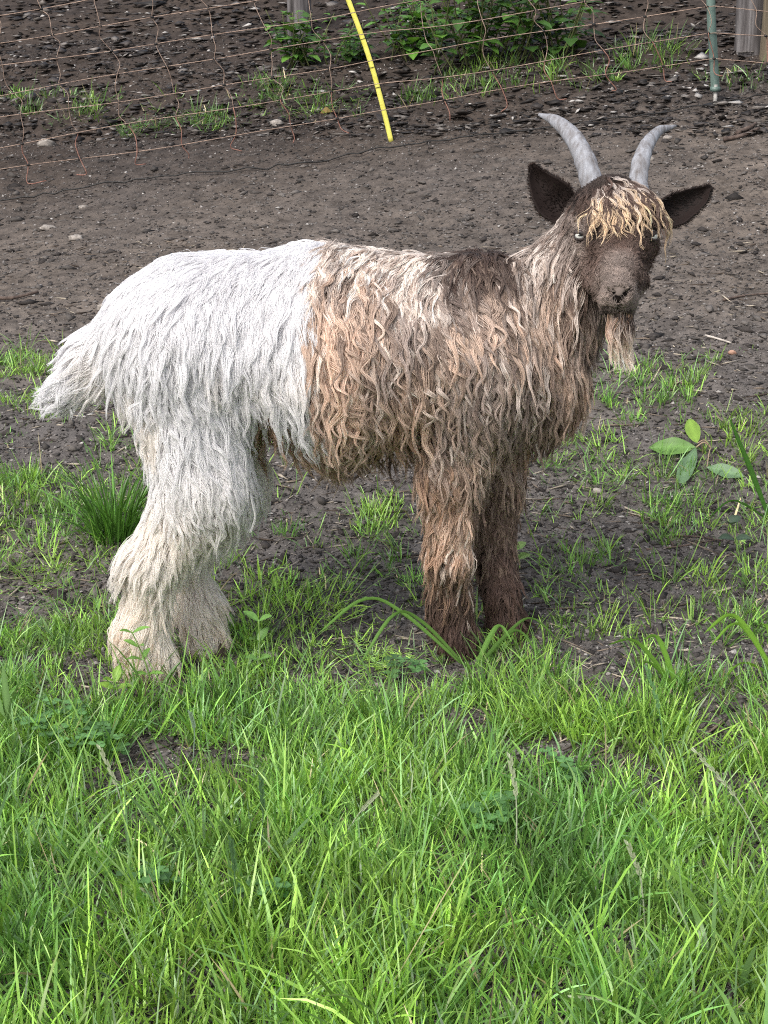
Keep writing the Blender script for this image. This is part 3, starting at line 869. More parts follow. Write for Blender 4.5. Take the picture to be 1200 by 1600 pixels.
PRIMS = []                        # (tag, a, b, ra, rb, k)
def cap(tg, a, b, ra, rb, k=0.03):
    A, B = G(*a), G(*b)
    PRIMS.append((tg, A, B, ra * mpp(A[1]), rb * mpp(B[1]), k))

# trunk
for s in (-1, 1):
    cap('body', (300, 528, 0.028 * s), (520, 548, 0.034 * s), 98, 112, 0.05)
    cap('body', (520, 548, 0.034 * s), (730, 545, 0.028 * s), 112, 108, 0.05)
cap('body', (300, 480, 0), (500, 470, 0), 72, 70, 0.05)
cap('body', (500, 470, 0), (740, 470, 0), 70, 66, 0.05)
cap('body', (240, 520, 0.03), (300, 540, 0.03), 58, 80, 0.05)
cap('body', (240, 520, -0.03), (300, 540, -0.03), 58, 80, 0.05)
cap('body', (740, 560, 0), (835, 585, 0), 100, 70, 0.05)
# neck
cap('body', (765, 490, 0), (860, 455, -0.01), 82, 58, 0.04)
cap('body', (860, 455, -0.01), (925, 370, -0.02), 58, 46, 0.03)
cap('body', (820, 570, 0), (905, 440, -0.02), 74, 46, 0.04)
# hind legs
HN, HF = ground_at(243, 1066), ground_at(318, 1022)
FN, FF = ground_at(712, 1022), ground_at(788, 1003)
def leg(tg, p0, p1, p2, hoof, r, back):
    """p0 hip/shoulder, p1 stifle/elbow, p2 hock/knee: (px, py, y offset); hoof: point on the ground"""
    cap(tg, p0, p1, r[0], r[1], 0.045)
    cap(tg, p1, p2, r[1], r[2], 0.03)
    A = G(*p2); B = hoof + np.array([back, 0.004, 0.085]); C = hoof + np.array([0.004, 0, 0.028])
    M = A * 0.3 + B * 0.7
    PRIMS.append((tg, A, M, r[2] * mpp(A[1]), 0.0165, 0.02))
    PRIMS.append((tg, M, B, 0.0165, r[3], 0.02))
    PRIMS.append((tg, B, C, r[3], 0.021, 0.015))
leg('leg', (275, 545, -0.055), (318, 745, -0.075), (243, 868, -0.07), HN, (88, 60, 30, .0215), -0.014)
leg('leg', (290, 545, 0.055), (348, 735, 0.06), (285, 860, 0.06), HF, (84, 56, 28, .0205), -0.008)
leg('leg', (735, 560, -0.05), (705, 720, -0.055), (702, 865, -0.05), FN, (84, 37, 22, .0195), -0.010)
leg('leg', (775, 560, 0.04), (772, 720, 0.04), (772, 862, 0.045), FF, (80, 36, 21, .0190), -0.006)
# tail
cap('tail', (228, 492, 0), (160, 552, -0.005), 36, 31, 0.03)
cap('tail', (160, 552, -0.005), (118, 594, -0.01), 31, 20, 0.02)
# head, turned to look back over the near shoulder
HD = -0.06
cap('head', (952, 336, HD + 0.03), (965, 345, HD + 0.01), 58, 54, 0.03)
cap('head', (938, 364, HD - 0.008), (992, 366, HD - 0.005), 32, 30, 0.025)
cap('head', (968, 360, HD - 0.015), (968, 425, HD - 0.085), 38, 24, 0.025)
cap('head', (968, 425, HD - 0.085), (967, 456, HD - 0.118), 24, 23, 0.02)
cap('head', (922, 386, HD + 0.02), (945, 440, HD - 0.045), 24, 19, 0.025)
cap('head', (992, 388, HD + 0.02), (985, 440, HD - 0.045), 21, 17, 0.025)
cap('head', (945, 440, HD - 0.045), (962, 482, HD - 0.09), 19, 16, 0.02)
cap('head', (985, 440, HD - 0.045), (971, 482, HD - 0.09), 17, 16, 0.02)
cap('head', (966, 484, HD - 0.085), (967, 491, HD - 0.092), 18, 14, 0.010)
cap('head', (954, 468, HD - 0.104), (978, 468, HD - 0.103), 16.5, 15.5, 0.010)

def sd_point(p, tags=None):
    d = np.full(p.shape[:-1], 9.0, np.float64)
    for tg, a, b, ra, rb, k in PRIMS:
        if tags and tg not in tags: continue
        ab = b - a
        t = np.clip(((p - a) @ ab) / (ab @ ab), 0, 1)
        e = np.linalg.norm(p - a - t[..., None] * ab, axis=-1) - (ra + t * (rb - ra))
        h = np.clip(0.5 + 0.5 * (d - e) / k, 0, 1)
        d = d * (1 - h) + e * h - k * h * (1 - h)
    for a, b, r, k in CARVE:
        ab = b - a
        t = np.clip(((p - a) @ ab) / (ab @ ab), 0, 1)
        e = r * (1 - 0.5 * t) - np.linalg.norm(p - a - t[..., None] * ab, axis=-1)
        h = np.clip(0.5 + 0.5 * (e - d) / k, 0, 1)
        d = d * (1 - h) + e * h + k * h * (1 - h)
    return d

def sd(p, tags=None):
    out = np.empty(len(p))
    for i in range(0, len(p), 200000):
        out[i:i + 200000] = sd_point(p[i:i + 200000], tags)
    return out

def grad(p, e=0.0015):
    g = np.stack([sd(p + e * np.eye(3)[i]) - sd(p - e * np.eye(3)[i]) for i in range(3)], -1)
    return norm(g)

def surf(px, py, inset=0.0):
    """point of the goat's surface seen at a photo pixel"""
    d = norm(ray(px, py)); t = 1.2
    for _ in range(120):
        p = CAM + d * t
        s = float(sd(p[None])[0])
        if s < 3e-4: break
        t += s * 0.8
    return CAM + d * (t + inset)

CARVE = []
_c = [[surf(950, 450), surf(955, 459), surf(963, 467)], [surf(985, 451), surf(980, 459), surf(972, 467)]]
_m = [surf(967, 469), surf(967, 487), surf(951, 491), surf(983, 490), surf(940, 482), surf(992, 480)]
EYE_N = surf(908, 367, 0.004); EYE_F = surf(1018, 368, 0.004)
for c_ in _c:
    CARVE.append((c_[1], c_[0], 0.0058, 0.002)); CARVE.append((c_[1], c_[2], 0.0048, 0.002))
CARVE.append((_m[0], _m[1], 0.0022, 0.002))
for q in (2, 3):
    CARVE.append((_m[1], _m[q], 0.0034, 0.002)); CARVE.append((_m[q], _m[q + 2], 0.0034, 0.002))
for e_ in (EYE_N, EYE_F):
    CARVE.append((e_, e_ + np.array([0.0001, -0.003, 0]), 0.0085, 0.004))

def axis(lo, hi, flo, fhi, fine, coarse):
    a = [lo]
    while a[-1] < hi:
        x = a[-1]
        d = max(flo - x, x - fhi, 0)
        a.append(x + min(coarse, fine + 0.12 * d))
    return np.array(a)

def surface_nets():
    hp = G(965, 400, HD)
    X = axis(-0.52, 0.50, hp[0] - 0.09, hp[0] + 0.09, 0.0028, 0.009)
    Y = axis(-0.24, 0.34, hp[1] - 0.10, hp[1] + 0.08, 0.0030, 0.009)
    Z = axis(-0.02, 0.86, hp[2] - 0.11, hp[2] + 0.11, 0.0028, 0.009)
    D = np.full((len(X), len(Y), len(Z)), 0.06, np.float32)
    def sub(lo, hi):
        return tuple(slice(max(np.searchsorted(A, lo[i]) - 1, 0), np.searchsorted(A, hi[i]) + 1) for i, A in enumerate((X, Y, Z)))
    def cell(sl):
        return np.stack(np.meshgrid(X[sl[0]], Y[sl[1]], Z[sl[2]], indexing='ij'), -1).astype(np.float32)
    for tg, a, b, ra, rb, k in PRIMS:
        r = max(ra, rb) + 0.06
        sl = sub(np.minimum(a, b) - r, np.maximum(a, b) + r)
        p = cell(sl); ab = (b - a).astype(np.float32)
        t = np.clip(((p - a.astype(np.float32)) @ ab) / (ab @ ab), 0, 1)
        e = np.linalg.norm(p - a.astype(np.float32) - t[..., None] * ab, axis=-1) - (ra + t * (rb - ra))
        d = D[sl]
        h = np.clip(0.5 + 0.5 * (d - e) / k, 0, 1)
        D[sl] = d * (1 - h) + e * h - k * h * (1 - h)
    for a, b, r, k in CARVE:
        sl = sub(np.minimum(a, b) - 0.02, np.maximum(a, b) + 0.02)
        p = cell(sl); ab = b - a
        t = np.clip(((p - a) @ ab) / (ab @ ab), 0, 1)
        e = r * (1 - 0.5 * t) - np.linalg.norm(p - a - t[..., None] * ab, axis=-1)
        d = D[sl]
        h = np.clip(0.5 + 0.5 * (e - d) / k, 0, 1)
        D[sl] = d * (1 - h) + e * h + k * h * (1 - h)
    S = D < 0
    nx, ny, nz = D.shape
    c = np.zeros((nx - 1, ny - 1, nz - 1), np.int8)
    for i in (0, 1):
        for j in (0, 1):
            for k in (0, 1):
                c += S[i:nx - 1 + i, j:ny - 1 + j, k:nz - 1 + k]
    act = np.argwhere((c > 0) & (c < 8))
    idx = np.full(c.shape, -1, np.int64); idx[tuple(act.T)] = np.arange(len(act))
    acc = np.zeros((len(act), 3)); cnt = np.zeros(len(act))
    cs = [np.array(o) for o in np.ndindex(2, 2, 2)]
    for A in cs:
        for ax in range(3):
            if A[ax]: continue
            B = A.copy(); B[ax] = 1
            ia, ib = act + A, act + B
            da, db = D[tuple(ia.T)], D[tuple(ib.T)]
            cr = (da < 0) != (db < 0)
            t = np.where(cr, da / np.where(cr, da - db, 1), 0)
            pa = np.stack([X[ia[:, 0]], Y[ia[:, 1]], Z[ia[:, 2]]], -1)
            pb = np.stack([X[ib[:, 0]], Y[ib[:, 1]], Z[ib[:, 2]]], -1)
            acc += np.where(cr[:, None], pa + t[:, None] * (pb - pa), 0); cnt += cr
    v = acc / cnt[:, None]
    quads = []
    for ax in range(3):
        sl0 = [slice(None)] * 3; sl1 = [slice(None)] * 3
        sl0[ax] = slice(0, -1); sl1[ax] = slice(1, None)
        A, B = S[tuple(sl0)], S[tuple(sl1)]
        e = np.argwhere(A != B)
        o1, o2 = [(1, 2), (2, 0), (0, 1)][ax]
        ok = (e[:, o1] > 0) & (e[:, o2] > 0) & (e[:, o1] < D.shape[o1] - 1) & (e[:, o2] < D.shape[o2] - 1)
        e = e[ok]
        inside = A[tuple(e.T)]
        def at(d1, d2):
            q = e.copy(); q[:, o1] -= d1; q[:, o2] -= d2
            return idx[tuple(q.T)]
        q = np.stack([at(1, 1), at(0, 1), at(0, 0), at(1, 0)], -1)
        q[~inside] = q[~inside][:, ::-1]
        quads.append(q)
    return v, np.concatenate(quads)

BV, BF = surface_nets()

# ----------------------------------------------------------------- goat: colours and the lie of the coat (read at photo pixels)
WHITE, CREAMW, WARMW = srgb(240, 239, 240), srgb(249, 242, 234), srgb(238, 216, 194)
TAN, CREAM, RUST = srgb(208, 184, 166), srgb(232, 221, 212), srgb(180, 149, 127)
MAUVE, DARK, BLACK, REDB = srgb(162, 148, 140), srgb(108, 90, 82), srgb(66, 56, 52), srgb(98, 79, 72)
COLPTS = [  # px, py, colour
    (540, 400, CREAM), (620, 400, CREAM), (680, 400, CREAM), (725, 392, DARK * .6), (750, 396, DARK * .5), (780, 404, DARK * .5), (800, 412, DARK * .7), (815, 420, MAUVE),
    (590, 450, TAN), (520, 480, TAN), (520, 560, TAN), (560, 520, TAN), (620, 490, MAUVE), (600, 560, TAN),
    (560, 640, TAN), (540, 720, RUST), (610, 700, DARK), (640, 640, RUST), (660, 560, TAN), (700, 450, MAUVE), (560, 395, CREAM), (660, 400, CREAM), (640, 420, CREAM),
    (720, 500, TAN), (740, 580, MAUVE), (760, 520, MAUVE), (790, 480, TAN), (700, 640, MAUVE), (760, 660, TAN), (820, 560, MAUVE), (810, 650, MAUVE),
    (830, 420, CREAM), (860, 400, CREAM), (840, 470, TAN), (870, 440, TAN), (888, 470, DARK), (880, 540, TAN),
    (920, 500, MAUVE), (910, 560, TAN), (930, 600, RUST), (870, 640, DARK), (850, 690, RUST),
    (690, 760, RUST), (660, 810, RUST), (720, 820, TAN), (700, 850, RUST), (700, 885, RUST * .75), (695, 915, DARK * 1.1), (690, 945, REDB), (700, 990, REDB * 0.7),
    (775, 760, DARK), (775, 830, DARK * .8), (775, 900, REDB), (780, 980, REDB * 0.6),
    (910, 320, BLACK * .6), (960, 320, BLACK * .6), (1010, 320, BLACK * .6), (902, 396, MAUVE * 1.15), (932, 398, DARK), (930, 374, BLACK), (968, 382, DARK * 1.1),
    (1000, 398, DARK * .8), (1000, 430, DARK * .6), (918, 430, DARK), (968, 428, MAUVE * .95), (968, 408, MAUVE * 0.78), (944, 464, MAUVE * 1.2), (986, 458, MAUVE * .85), (967, 478, MAUVE * 1.05), (952, 438, MAUVE * .7), (988, 476, MAUVE * .75), (933, 462, DARK * .7), (960, 492, DARK * .5), (980, 490, BLACK * .5), (945, 488, BLACK * .5), (906, 350, MAUVE * .9)]
CP = np.array([[a, b_] for a, b_, _ in COLPTS], float); CC = np.array([c for _, _, c in COLPTS])

def boundary(py):
    return np.interp(py, [380, 420, 480, 560, 640, 700, 780], [516, 506, 484, 484, 496, 500, 505])

def is_white(px, py, z):
    wob = 9 * noise2(py / 22.0, px * 0 + 3.3) + 6 * noise2(py / 7.0, px * 0 + 8.1) + rng.normal(0, 4.5, len(px))
    return px < boundary(py) + wob

def base_colour(px, py):
    d2 = (px[:, None] - CP[:, 0]) ** 2 + (py[:, None] - CP[:, 1]) ** 2
    wgt = 1 / (d2 + 90) ** 2
    return (wgt @ CC) / wgt.sum(1, keepdims=True)

FLOW = [  # px, py, dx, dy(down), length cm, wave, lift
    (500, 395, -.55, .9, 6, .4, .3), (400, 395, -.8, .7, 6, .35, .3), (300, 405, -.9, .6, 6, .3, .35), (240, 440, -.8, .7, 6.5, .3, .35),
    (195, 490, -.7, .8, 6, .3, .4), (470, 470, -.15, 1, 8, .35, .3), (400, 480, -.25, 1, 8, .3, .3), (330, 500, -.2, 1, 8.5, .3, .3), (270, 500, -.15, 1, 8, .35, .3),
    (420, 560, .2, 1, 9, .6, .3), (350, 590, .35, 1, 8, .6, .3), (280, 600, .5, .8, 7, .6, .4), (225, 610, -.5, .7, 6, .6, .5),
    (470, 640, .12, 1, 10, .6, .3), (420, 660, .2, 1, 10, .6, .3), (340, 680, .35, .9, 8, .7, .35), (260, 690, -.1, .9, 7, .7, .4), (225, 700, -.5, .85, 7.5, .6, .55),
    (370, 760, .3, .9, 8, .7, .3), (300, 760, .15, 1, 7, .7, .35), (232, 780, -.5, .85, 7.5, .5, .5),
    (330, 850, .45, .9, 6, .4, .35), (270, 850, .1, 1, 6, .4, .35), (215, 840, -.95, .65, 8, .3, .8), (235, 900, -.5, .9, 6, .3, .4),
    (220, 950, -.75, .75, 8, .3, .8), (265, 950, .05, 1, 7.5, .3, .4), (235, 1010, -.55, .85, 6.5, .3, .8), (270, 1010, .1, 1, 5, .3, .4),
    (320, 940, .55, .75, 6.5, .3, .7), (320, 1000, .2, .9, 4, .3, .4),
    (165, 540, -.75, .8, 8, .25, .35), (120, 600, -.7, .9, 7, .25, .35),
    (560, 395, -.75, .6, 6, .5, .3), (640, 395, -.9, .5, 7, .5, .3), (700, 395, -.7, .6, 7, .5, .25), (750, 402, -.1, .9, 6, .4, .25), (800, 415, .1, .9, 6, .35, .25),
    (540, 480, -.1, 1, 8, 1, .35), (620, 470, -.25, 1, 8, 1, .35), (700, 470, .3, 1, 8, .9, .3), (770, 480, .15, 1, 8, .8, .3),
    (540, 600, .05, 1, 8.5, 1, .35), (640, 600, .05, 1, 8.5, 1, .35), (740, 600, .1, 1, 9, .9, .35), (540, 690, .0, 1, 8.5, .7, .3), (610, 690, .15, 1, 8.5, .7, .3),
    (680, 690, .0, 1, 7, .8, .3), (760, 690, .12, 1, 8, .8, .3), (820, 650, .1, 1, 7, .8, .3),
    (850, 420, -.35, .9, 5.5, .4, .25), (880, 400, -.15, 1, 5, .4, .25), (850, 500, .1, 1, 8, .6, .3), (900, 480, .1, 1, 7, .5, .3), (900, 570, .15, 1, 8, .6, .35),
    (930, 540, .1, 1, 6, .5, .35), (870, 630, .05, 1, 7, .7, .35), (840, 680, .1, 1, 6, .7, .35),
    (690, 780, -.35, .9, 4, .35, .25), (655, 805, -.85, .55, 6, .4, .7), (715, 820, -.5, .9, 3.6, .4, .25), (705, 880, -.15, 1, 3.8, .25, .15),
    (700, 940, -.35, 1, 4.5, .25, .7), (700, 985, -.35, 1, 4, .25, .7), (720, 985, .15, 1, 3, .25, .45),
    (775, 770, .0, 1, 5, .5, .3), (775, 850, -.1, 1, 4.5, .4, .3), (775, 890, .0, 1, 2.8, .3, .2), (765, 950, -.4, 1, 4.2, .25, .7), (795, 950, .35, 1, 4, .25, .7)]
FP = np.array(FLOW)

def flow_at(px, py):
    d2 = (px[:, None] - FP[:, 0]) ** 2 + (py[:, None] - FP[:, 1]) ** 2
    wgt = 1 / (d2 + 300) ** 1.6
    return (wgt @ FP[:, 2:]) / wgt.sum(1, keepdims=True)

NOSE = surf(967, 458)
def head_flow(p):
    d = norm(p - (NOSE + np.array([0, 0.01, 0.0])))
    return d + np.array([0, 0.3, -0.35])

# ----------------------------------------------------------------- body mesh
M_skin = attr_mat('goat_skin', 0.8, 0.1)
goat = empty('goat', ((HN + FF) / 2))
tag(goat, 'shaggy goat, white behind and brown in front, standing on the grass looking back', 'goat')
bpx, bpy_ = to_px(BV)
hb = sd(BV, ('head',)); bb = sd(BV, ('body', 'leg', 'tail'))
bc = base_colour(bpx, bpy_) * 0.55
wmask = is_white(bpx, bpy_, BV[:, 2])
bc[wmask] = np.array(WHITE) * 0.8
for c_ in _c:
    for q in c_:
        bc[np.linalg.norm(BV - q, axis=1) < 0.0062] = srgb(16, 12, 12)
for a_, b2, r_, k_ in CARVE[4:9]:
    ab = b2 - a_
    t = np.clip(((BV - a_) @ ab) / (ab @ ab), 0, 1)
    bc[np.linalg.norm(BV - a_ - t[:, None] * ab, axis=1) < 0.0042] = srgb(34, 26, 25)
for e_ in (EYE_N, EYE_F):
    bc[np.linalg.norm(BV - e_, axis=1) < 0.0125] = srgb(40, 32, 32)
mesh('body', BV, BF, M_skin, goat, bc)

# ----------------------------------------------------------------- hair machinery
def hair_mat(name, transl=0.25):
    m, n, l, b = new_mat(name)
    a = n.new('ShaderNodeAttribute'); a.attribute_name = 'col'
    l.new(a.outputs['Color'], b.inputs['Base Color'])
    b.inputs['Roughness'].default_value = 0.5
    b.inputs['Specular IOR Level'].default_value = 0.25
    tr = n.new('ShaderNodeBsdfTranslucent'); l.new(a.outputs['Color'], tr.inputs['Color'])
    mx = n.new('ShaderNodeMixShader'); mx.inputs[0].default_value = transl
    l.new(b.outputs[0], mx.inputs[1]); l.new(tr.outputs[0], mx.inputs[2])
    l.new(mx.outputs[0], n['Material Output'].inputs[0])
    return m
M_hair = hair_mat('goat_hair')
M_white = hair_mat('goat_white_hair', 0.5)

def hair_object(name, pts, rad, col, parent, label=None, mat_=None):
    """pts (N,K,3), rad (N,K), col (N,K,3)"""
    N, K = pts.shape[:2]
    cd = bpy.data.hair_curves.new(name)
    cd.add_curves([K] * N)
    cd.attributes['position'].data.foreach_set('vector', pts.astype(np.float32).ravel())
    ra = cd.attributes.get('radius') or cd.attributes.new('radius', 'FLOAT', 'POINT')
    ra.data.foreach_set('value', rad.astype(np.float32).ravel())
    ca = cd.attributes.new('col', 'FLOAT_COLOR', 'POINT')
    c = np.ones((N * K, 4), np.float32); c[:, :3] = np.clip(col, 0.004, 0.93).reshape(-1, 3)
    ca.data.foreach_set('color', c.ravel())
    cd.materials.append(mat_ or M_hair)
    o = link(bpy.data.objects.new(name, cd), parent)
    if label: o['label'] = label
    return o

def sample_surface(nn, weight=None):
    tri = np.concatenate([BF[:, [0, 1, 2]], BF[:, [0, 2, 3]]])
    a, b_, c = BV[tri[:, 0]], BV[tri[:, 1]], BV[tri[:, 2]]
    ar = np.linalg.norm(np.cross(b_ - a, c - a), axis=1)
    cen = (a + b_ + c) / 3
    if weight is not None: ar = ar * weight(cen)
    k = rng.choice(len(tri), nn, p=ar / ar.sum())
    u, v = rng.random(nn), rng.random(nn)
    f = u + v > 1; u[f], v[f] = 1 - u[f], 1 - v[f]
    return a[k] + u[:, None] * (b_[k] - a[k]) + v[:, None] * (c[k] - a[k])

def guides(root, nrm, flow, length, lift, K, droop=0.25, amp=0.0, wl=0.04, hug=0.004, grav=np.array([0, 0, -1.0]), jit=0.12):
    """grow one lock per root: leaves along the coat's lie, falls with its weight, slides over the body"""
    N = len(root)
    tan = flow - (flow * nrm).sum(-1, keepdims=True) * nrm
    d = norm(norm(tan) + lift[:, None] * nrm + jit * rng.normal(0, 1, (N, 3)))
    st = (length / (K - 1))[:, None]
    pts = np.empty((N, K, 3)); pts[:, 0] = root
    n = nrm
    bend = rng.normal(0, 0.06, (N, 3))
    dr = np.broadcast_to(droop, (N,))[:, None]
    for i in range(1, K):
        t = i / (K - 1)
        f = flow - (flow * n).sum(-1, keepdims=True) * n
        d = norm(d + (0.30 * norm(f) + dr * grav + bend) * (0.5 + t) * 12.0 / K)
        p = pts[:, i - 1] + st * d
        s = sd(p)
        n = grad(p)
        off = hug * (0.4 + 1.6 * t)
        push = np.clip(off - s, 0, None)
        p = p + push[:, None] * n
        g = gz_base(p[:, 0], p[:, 1]) + 0.004
        p[:, 2] = np.maximum(p[:, 2], g)
        d = norm(p - pts[:, i - 1])
        pts[:, i] = p
    # waves across the lock
    tg = norm(np.gradient(pts, axis=1))
    b1 = norm(np.cross(tg, nrm[:, None] + 1e-4)); b2 = np.cross(tg, b1)
    s = np.linspace(0, 1, K)[None] * length[:, None]
    w_ = wl * np.exp(np.clip(rng.normal(0, 0.33, N), -0.45, 0.8))
    q9 = root * 13.0
    ph = 7.0 * noise3(q9[:, 0], q9[:, 1], q9[:, 2]) + rng.normal(0, 0.8, N); ph2 = ph + rng.normal(1.3, 0.5, N)
    A = (amp * np.exp(rng.normal(0, 0.45, N)))[:, None] * smooth(0.0, 0.45, s / length[:, None])
    wv = np.sin(2 * np.pi * s / w_[:, None] + ph[:, None]); wv2 = np.sin(2 * np.pi * s / w_[:, None] + ph2[:, None])
    pts = pts + (A * wv)[..., None] * b1 + (0.5 * A * wv2)[..., None] * b2
    return pts

def strands(gp, nrm, H, spread, tip, frizz=0.0012, cut=0.25):
    """H hairs for each lock gp (N,K,3): wide at the root, drawn together towards the tip"""
    N, K = gp.shape[:2]
    t = np.linspace(0, 1, K)
    a = norm(np.cross(nrm, rng.normal(0, 1, (N, 3)))); b_ = np.cross(nrm, a)
    rr = np.sqrt(rng.random((N, H))); th = rng.uniform(0, 2 * np.pi, (N, H))
    o = (rr * np.cos(th))[..., None] * a[:, None] + (rr * np.sin(th))[..., None] * b_[:, None]
    prof = spread * (1 - smooth(0, 0.75, t)) + tip * (1 - 0.6 * t)
    lk = np.exp(rng.normal(0, 0.4, (N, 1, 1, 1)))
    p = gp[:, None] + lk * prof[None, None, :, None] * o[:, :, None]
    # each hair strays by itself
    fr = rng.normal(0, 1, (N, H, 4, 3))
    u = t * 3; i0 = np.minimum(u.astype(int), 2); f = (u - i0)[None, None, :, None]
    st = fr[:, :, i0] * (1 - f) + fr[:, :, i0 + 1] * f
    stray = np.where(rng.random((N, H, 1, 1)) < 0.05, 4.0, 1.0)
    p = p + frizz * stray * (0.2 + t)[None, None, :, None] * st
    # uneven lengths
    q = 1 - cut * rng.random((N, H)) ** 1.5
    tt = t[None, None] * q[..., None] * (K - 1)
    i0 = np.minimum(tt.astype(int), K - 2); f = (tt - i0)[..., None]
    I, J = np.ogrid[:N, :H]
    p = p[I[..., None], J[..., None], i0] * (1 - f) + p[I[..., None], J[..., None], i0 + 1] * f
    # seat the roots on the skin
    r0 = p[:, :, 0].reshape(-1, 3)
    s = sd(r0); nn = np.repeat(nrm, H, 0)
    sh = (-(s + 0.002)[:, None] * nn).reshape(N, H, 1, 3)
    p = p + sh * (1 - smooth(0, 0.5, t))[None, None, :, None]
    return p.reshape(N * H, K, 3)

def radii(n, K, r0, r1, taper=0.55):
    t = np.linspace(0, 1, K)
    base = r0 * np.exp(rng.normal(0, 0.2, n))[:, None]
    return base * (1 - smooth(taper, 1, t))[None] + r1 * smooth(taper, 1, t)[None]

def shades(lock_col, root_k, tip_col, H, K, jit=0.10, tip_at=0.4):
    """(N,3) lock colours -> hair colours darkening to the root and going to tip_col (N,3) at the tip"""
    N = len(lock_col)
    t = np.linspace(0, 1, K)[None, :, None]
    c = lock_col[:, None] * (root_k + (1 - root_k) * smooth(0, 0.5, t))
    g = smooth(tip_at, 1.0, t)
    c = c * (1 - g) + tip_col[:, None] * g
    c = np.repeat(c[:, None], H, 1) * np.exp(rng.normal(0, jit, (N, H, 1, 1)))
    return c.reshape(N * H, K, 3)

# ----------------------------------------------------------------- body coat
def body_weight(c):
    hd, bd = sd(c, ('head',)), sd(c, ('body', 'leg', 'tail'))
    wgt = np.where(hd < bd - 0.004, 0.0, 1.0)
    wgt *= np.where(c[:, 1] > Yc(to_px(c)[0]) + 0.02, 0.55, 1.0)      # far flank
    g = c[:, 2] - gz_base(c[:, 0], c[:, 1])
    wgt *= np.where(sd(c, ('tail',)) < bd + 0.004, 1.8, 1.0)
    wgt *= np.where(g < 0.022, 0.0, 1.0) * np.where((g < 0.3), 1.5, 1.0)
    return wgt
K1 = 19
NG = 12000
root = sample_surface(NG, body_weight)
nrm = grad(root)
px, py = to_px(root)
fl = flow_at(px, py)
tail_m = sd(root, ('tail',)) < sd(root, ('body',)) - 0.002
flow = np.stack([fl[:, 0], np.sign(root[:, 1] - Yc(px)) * 0.55 * np.clip(nrm[:, 2], 0, 1), -fl[:, 1]], -1)
length = fl[:, 2] * 0.01 * np.exp(np.clip(rng.normal(0, 0.22, NG), -0.5, 0.25))
lift = fl[:, 4] + rng.normal(0, 0.06, NG)
length[tail_m] = 0.062 * np.exp(rng.normal(0, 0.15, tail_m.sum()))
flow[tail_m] = np.stack([np.full(tail_m.sum(), -.74), 0 * px[tail_m], -.62 + 0 * px[tail_m]], -1) + rng.normal(0, .2, (tail_m.sum(), 3))
drp = np.full(NG, 0.22) - 0.12 * smooth(760, 860, py)
drp[tail_m] = 0.02
gp = guides(root, nrm, flow, length * np.where(is_white(px, py, 0), 1.0, 1.12), lift, K1, droop=drp, amp=0.0050 * fl[:, 3] ** 1.2, wl=0.052)
wm = is_white(px, py, root[:, 2])
# colours of locks
lc = base_colour(px + rng.normal(0, 9, NG), py + rng.normal(0, 15, NG))
zl = noise3(px / 26, py / 60, root[:, 1] * 30 + 5)
rv = rng.random(NG)
pale = norm(np.array([1, 1, 1.0])[None]) * 0
lum_ = lc.mean(1)
lc = np.where(((rv < 0.17) & (lum_ > 0.2))[:, None], lc * 0.45 + CREAM * 0.55, lc)
lc = np.where((rv > 0.78)[:, None], lc * 0.40 + DARK * 0.55, lc)
lc = lc * np.exp(0.28 * zl)[:, None]
legm = py > 870
tipc = lc * 0.45 + 0.55 * np.where((rng.random(NG) < 0.6)[:, None], lc * 1.25, TAN * 0.8)
tipc[legm] = lc[legm]
wc = np.repeat(np.array(WHITE)[None], NG, 0) * np.exp(rng.normal(0, 0.03, NG))[:, None]
low = smooth(640, 940, py)[:, None]
wc = wc * (1 - 0.8 * low) + CREAMW * 0.8 * low
creamy = smooth(0.15, 0.6, noise3(px / 40, py / 50, root[:, 1] * 20))[:, None] * smooth(480, 640, py)[:, None]
wc = wc * (1 - 0.6 * creamy) + CREAMW * 0.6 * creamy
wtip = wc * 0.97 + 0.0
stain = (smooth(860, 1030, py) * (0.45 + 0.65 * (noise3(px / 18, py / 22, root[:, 1] * 20) > 0)))[:, None]
wtip = wtip * (1 - 0.7 * stain) + WARMW * 0.7 * stain
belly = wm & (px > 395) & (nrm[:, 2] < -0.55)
for msk, name, lab in ((wm, 'white_coat', 'long white wavy hair over the rump, hind legs and tail'),
                       (~wm, 'brown_coat', 'wavy tan, cream and dark brown hair over the shoulders, neck and forelegs')):
    H = 20
    wh = name == 'white_coat'
    p = strands(gp[msk], nrm[msk], H, 0.0095 if wh else 0.0085, 0.0042 if wh else 0.0024, 0.0007 if wh else 0.0009)
    if name == 'white_coat':
        wl_, wt_ = wc[msk].copy(), wtip[msk].copy()
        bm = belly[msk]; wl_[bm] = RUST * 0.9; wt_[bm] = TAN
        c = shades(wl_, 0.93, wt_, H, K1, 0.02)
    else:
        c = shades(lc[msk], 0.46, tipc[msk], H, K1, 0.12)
    hair_object(name, p, radii(len(p), K1, 0.00040, 0.00012), c, goat, lab, M_white if wh else None)

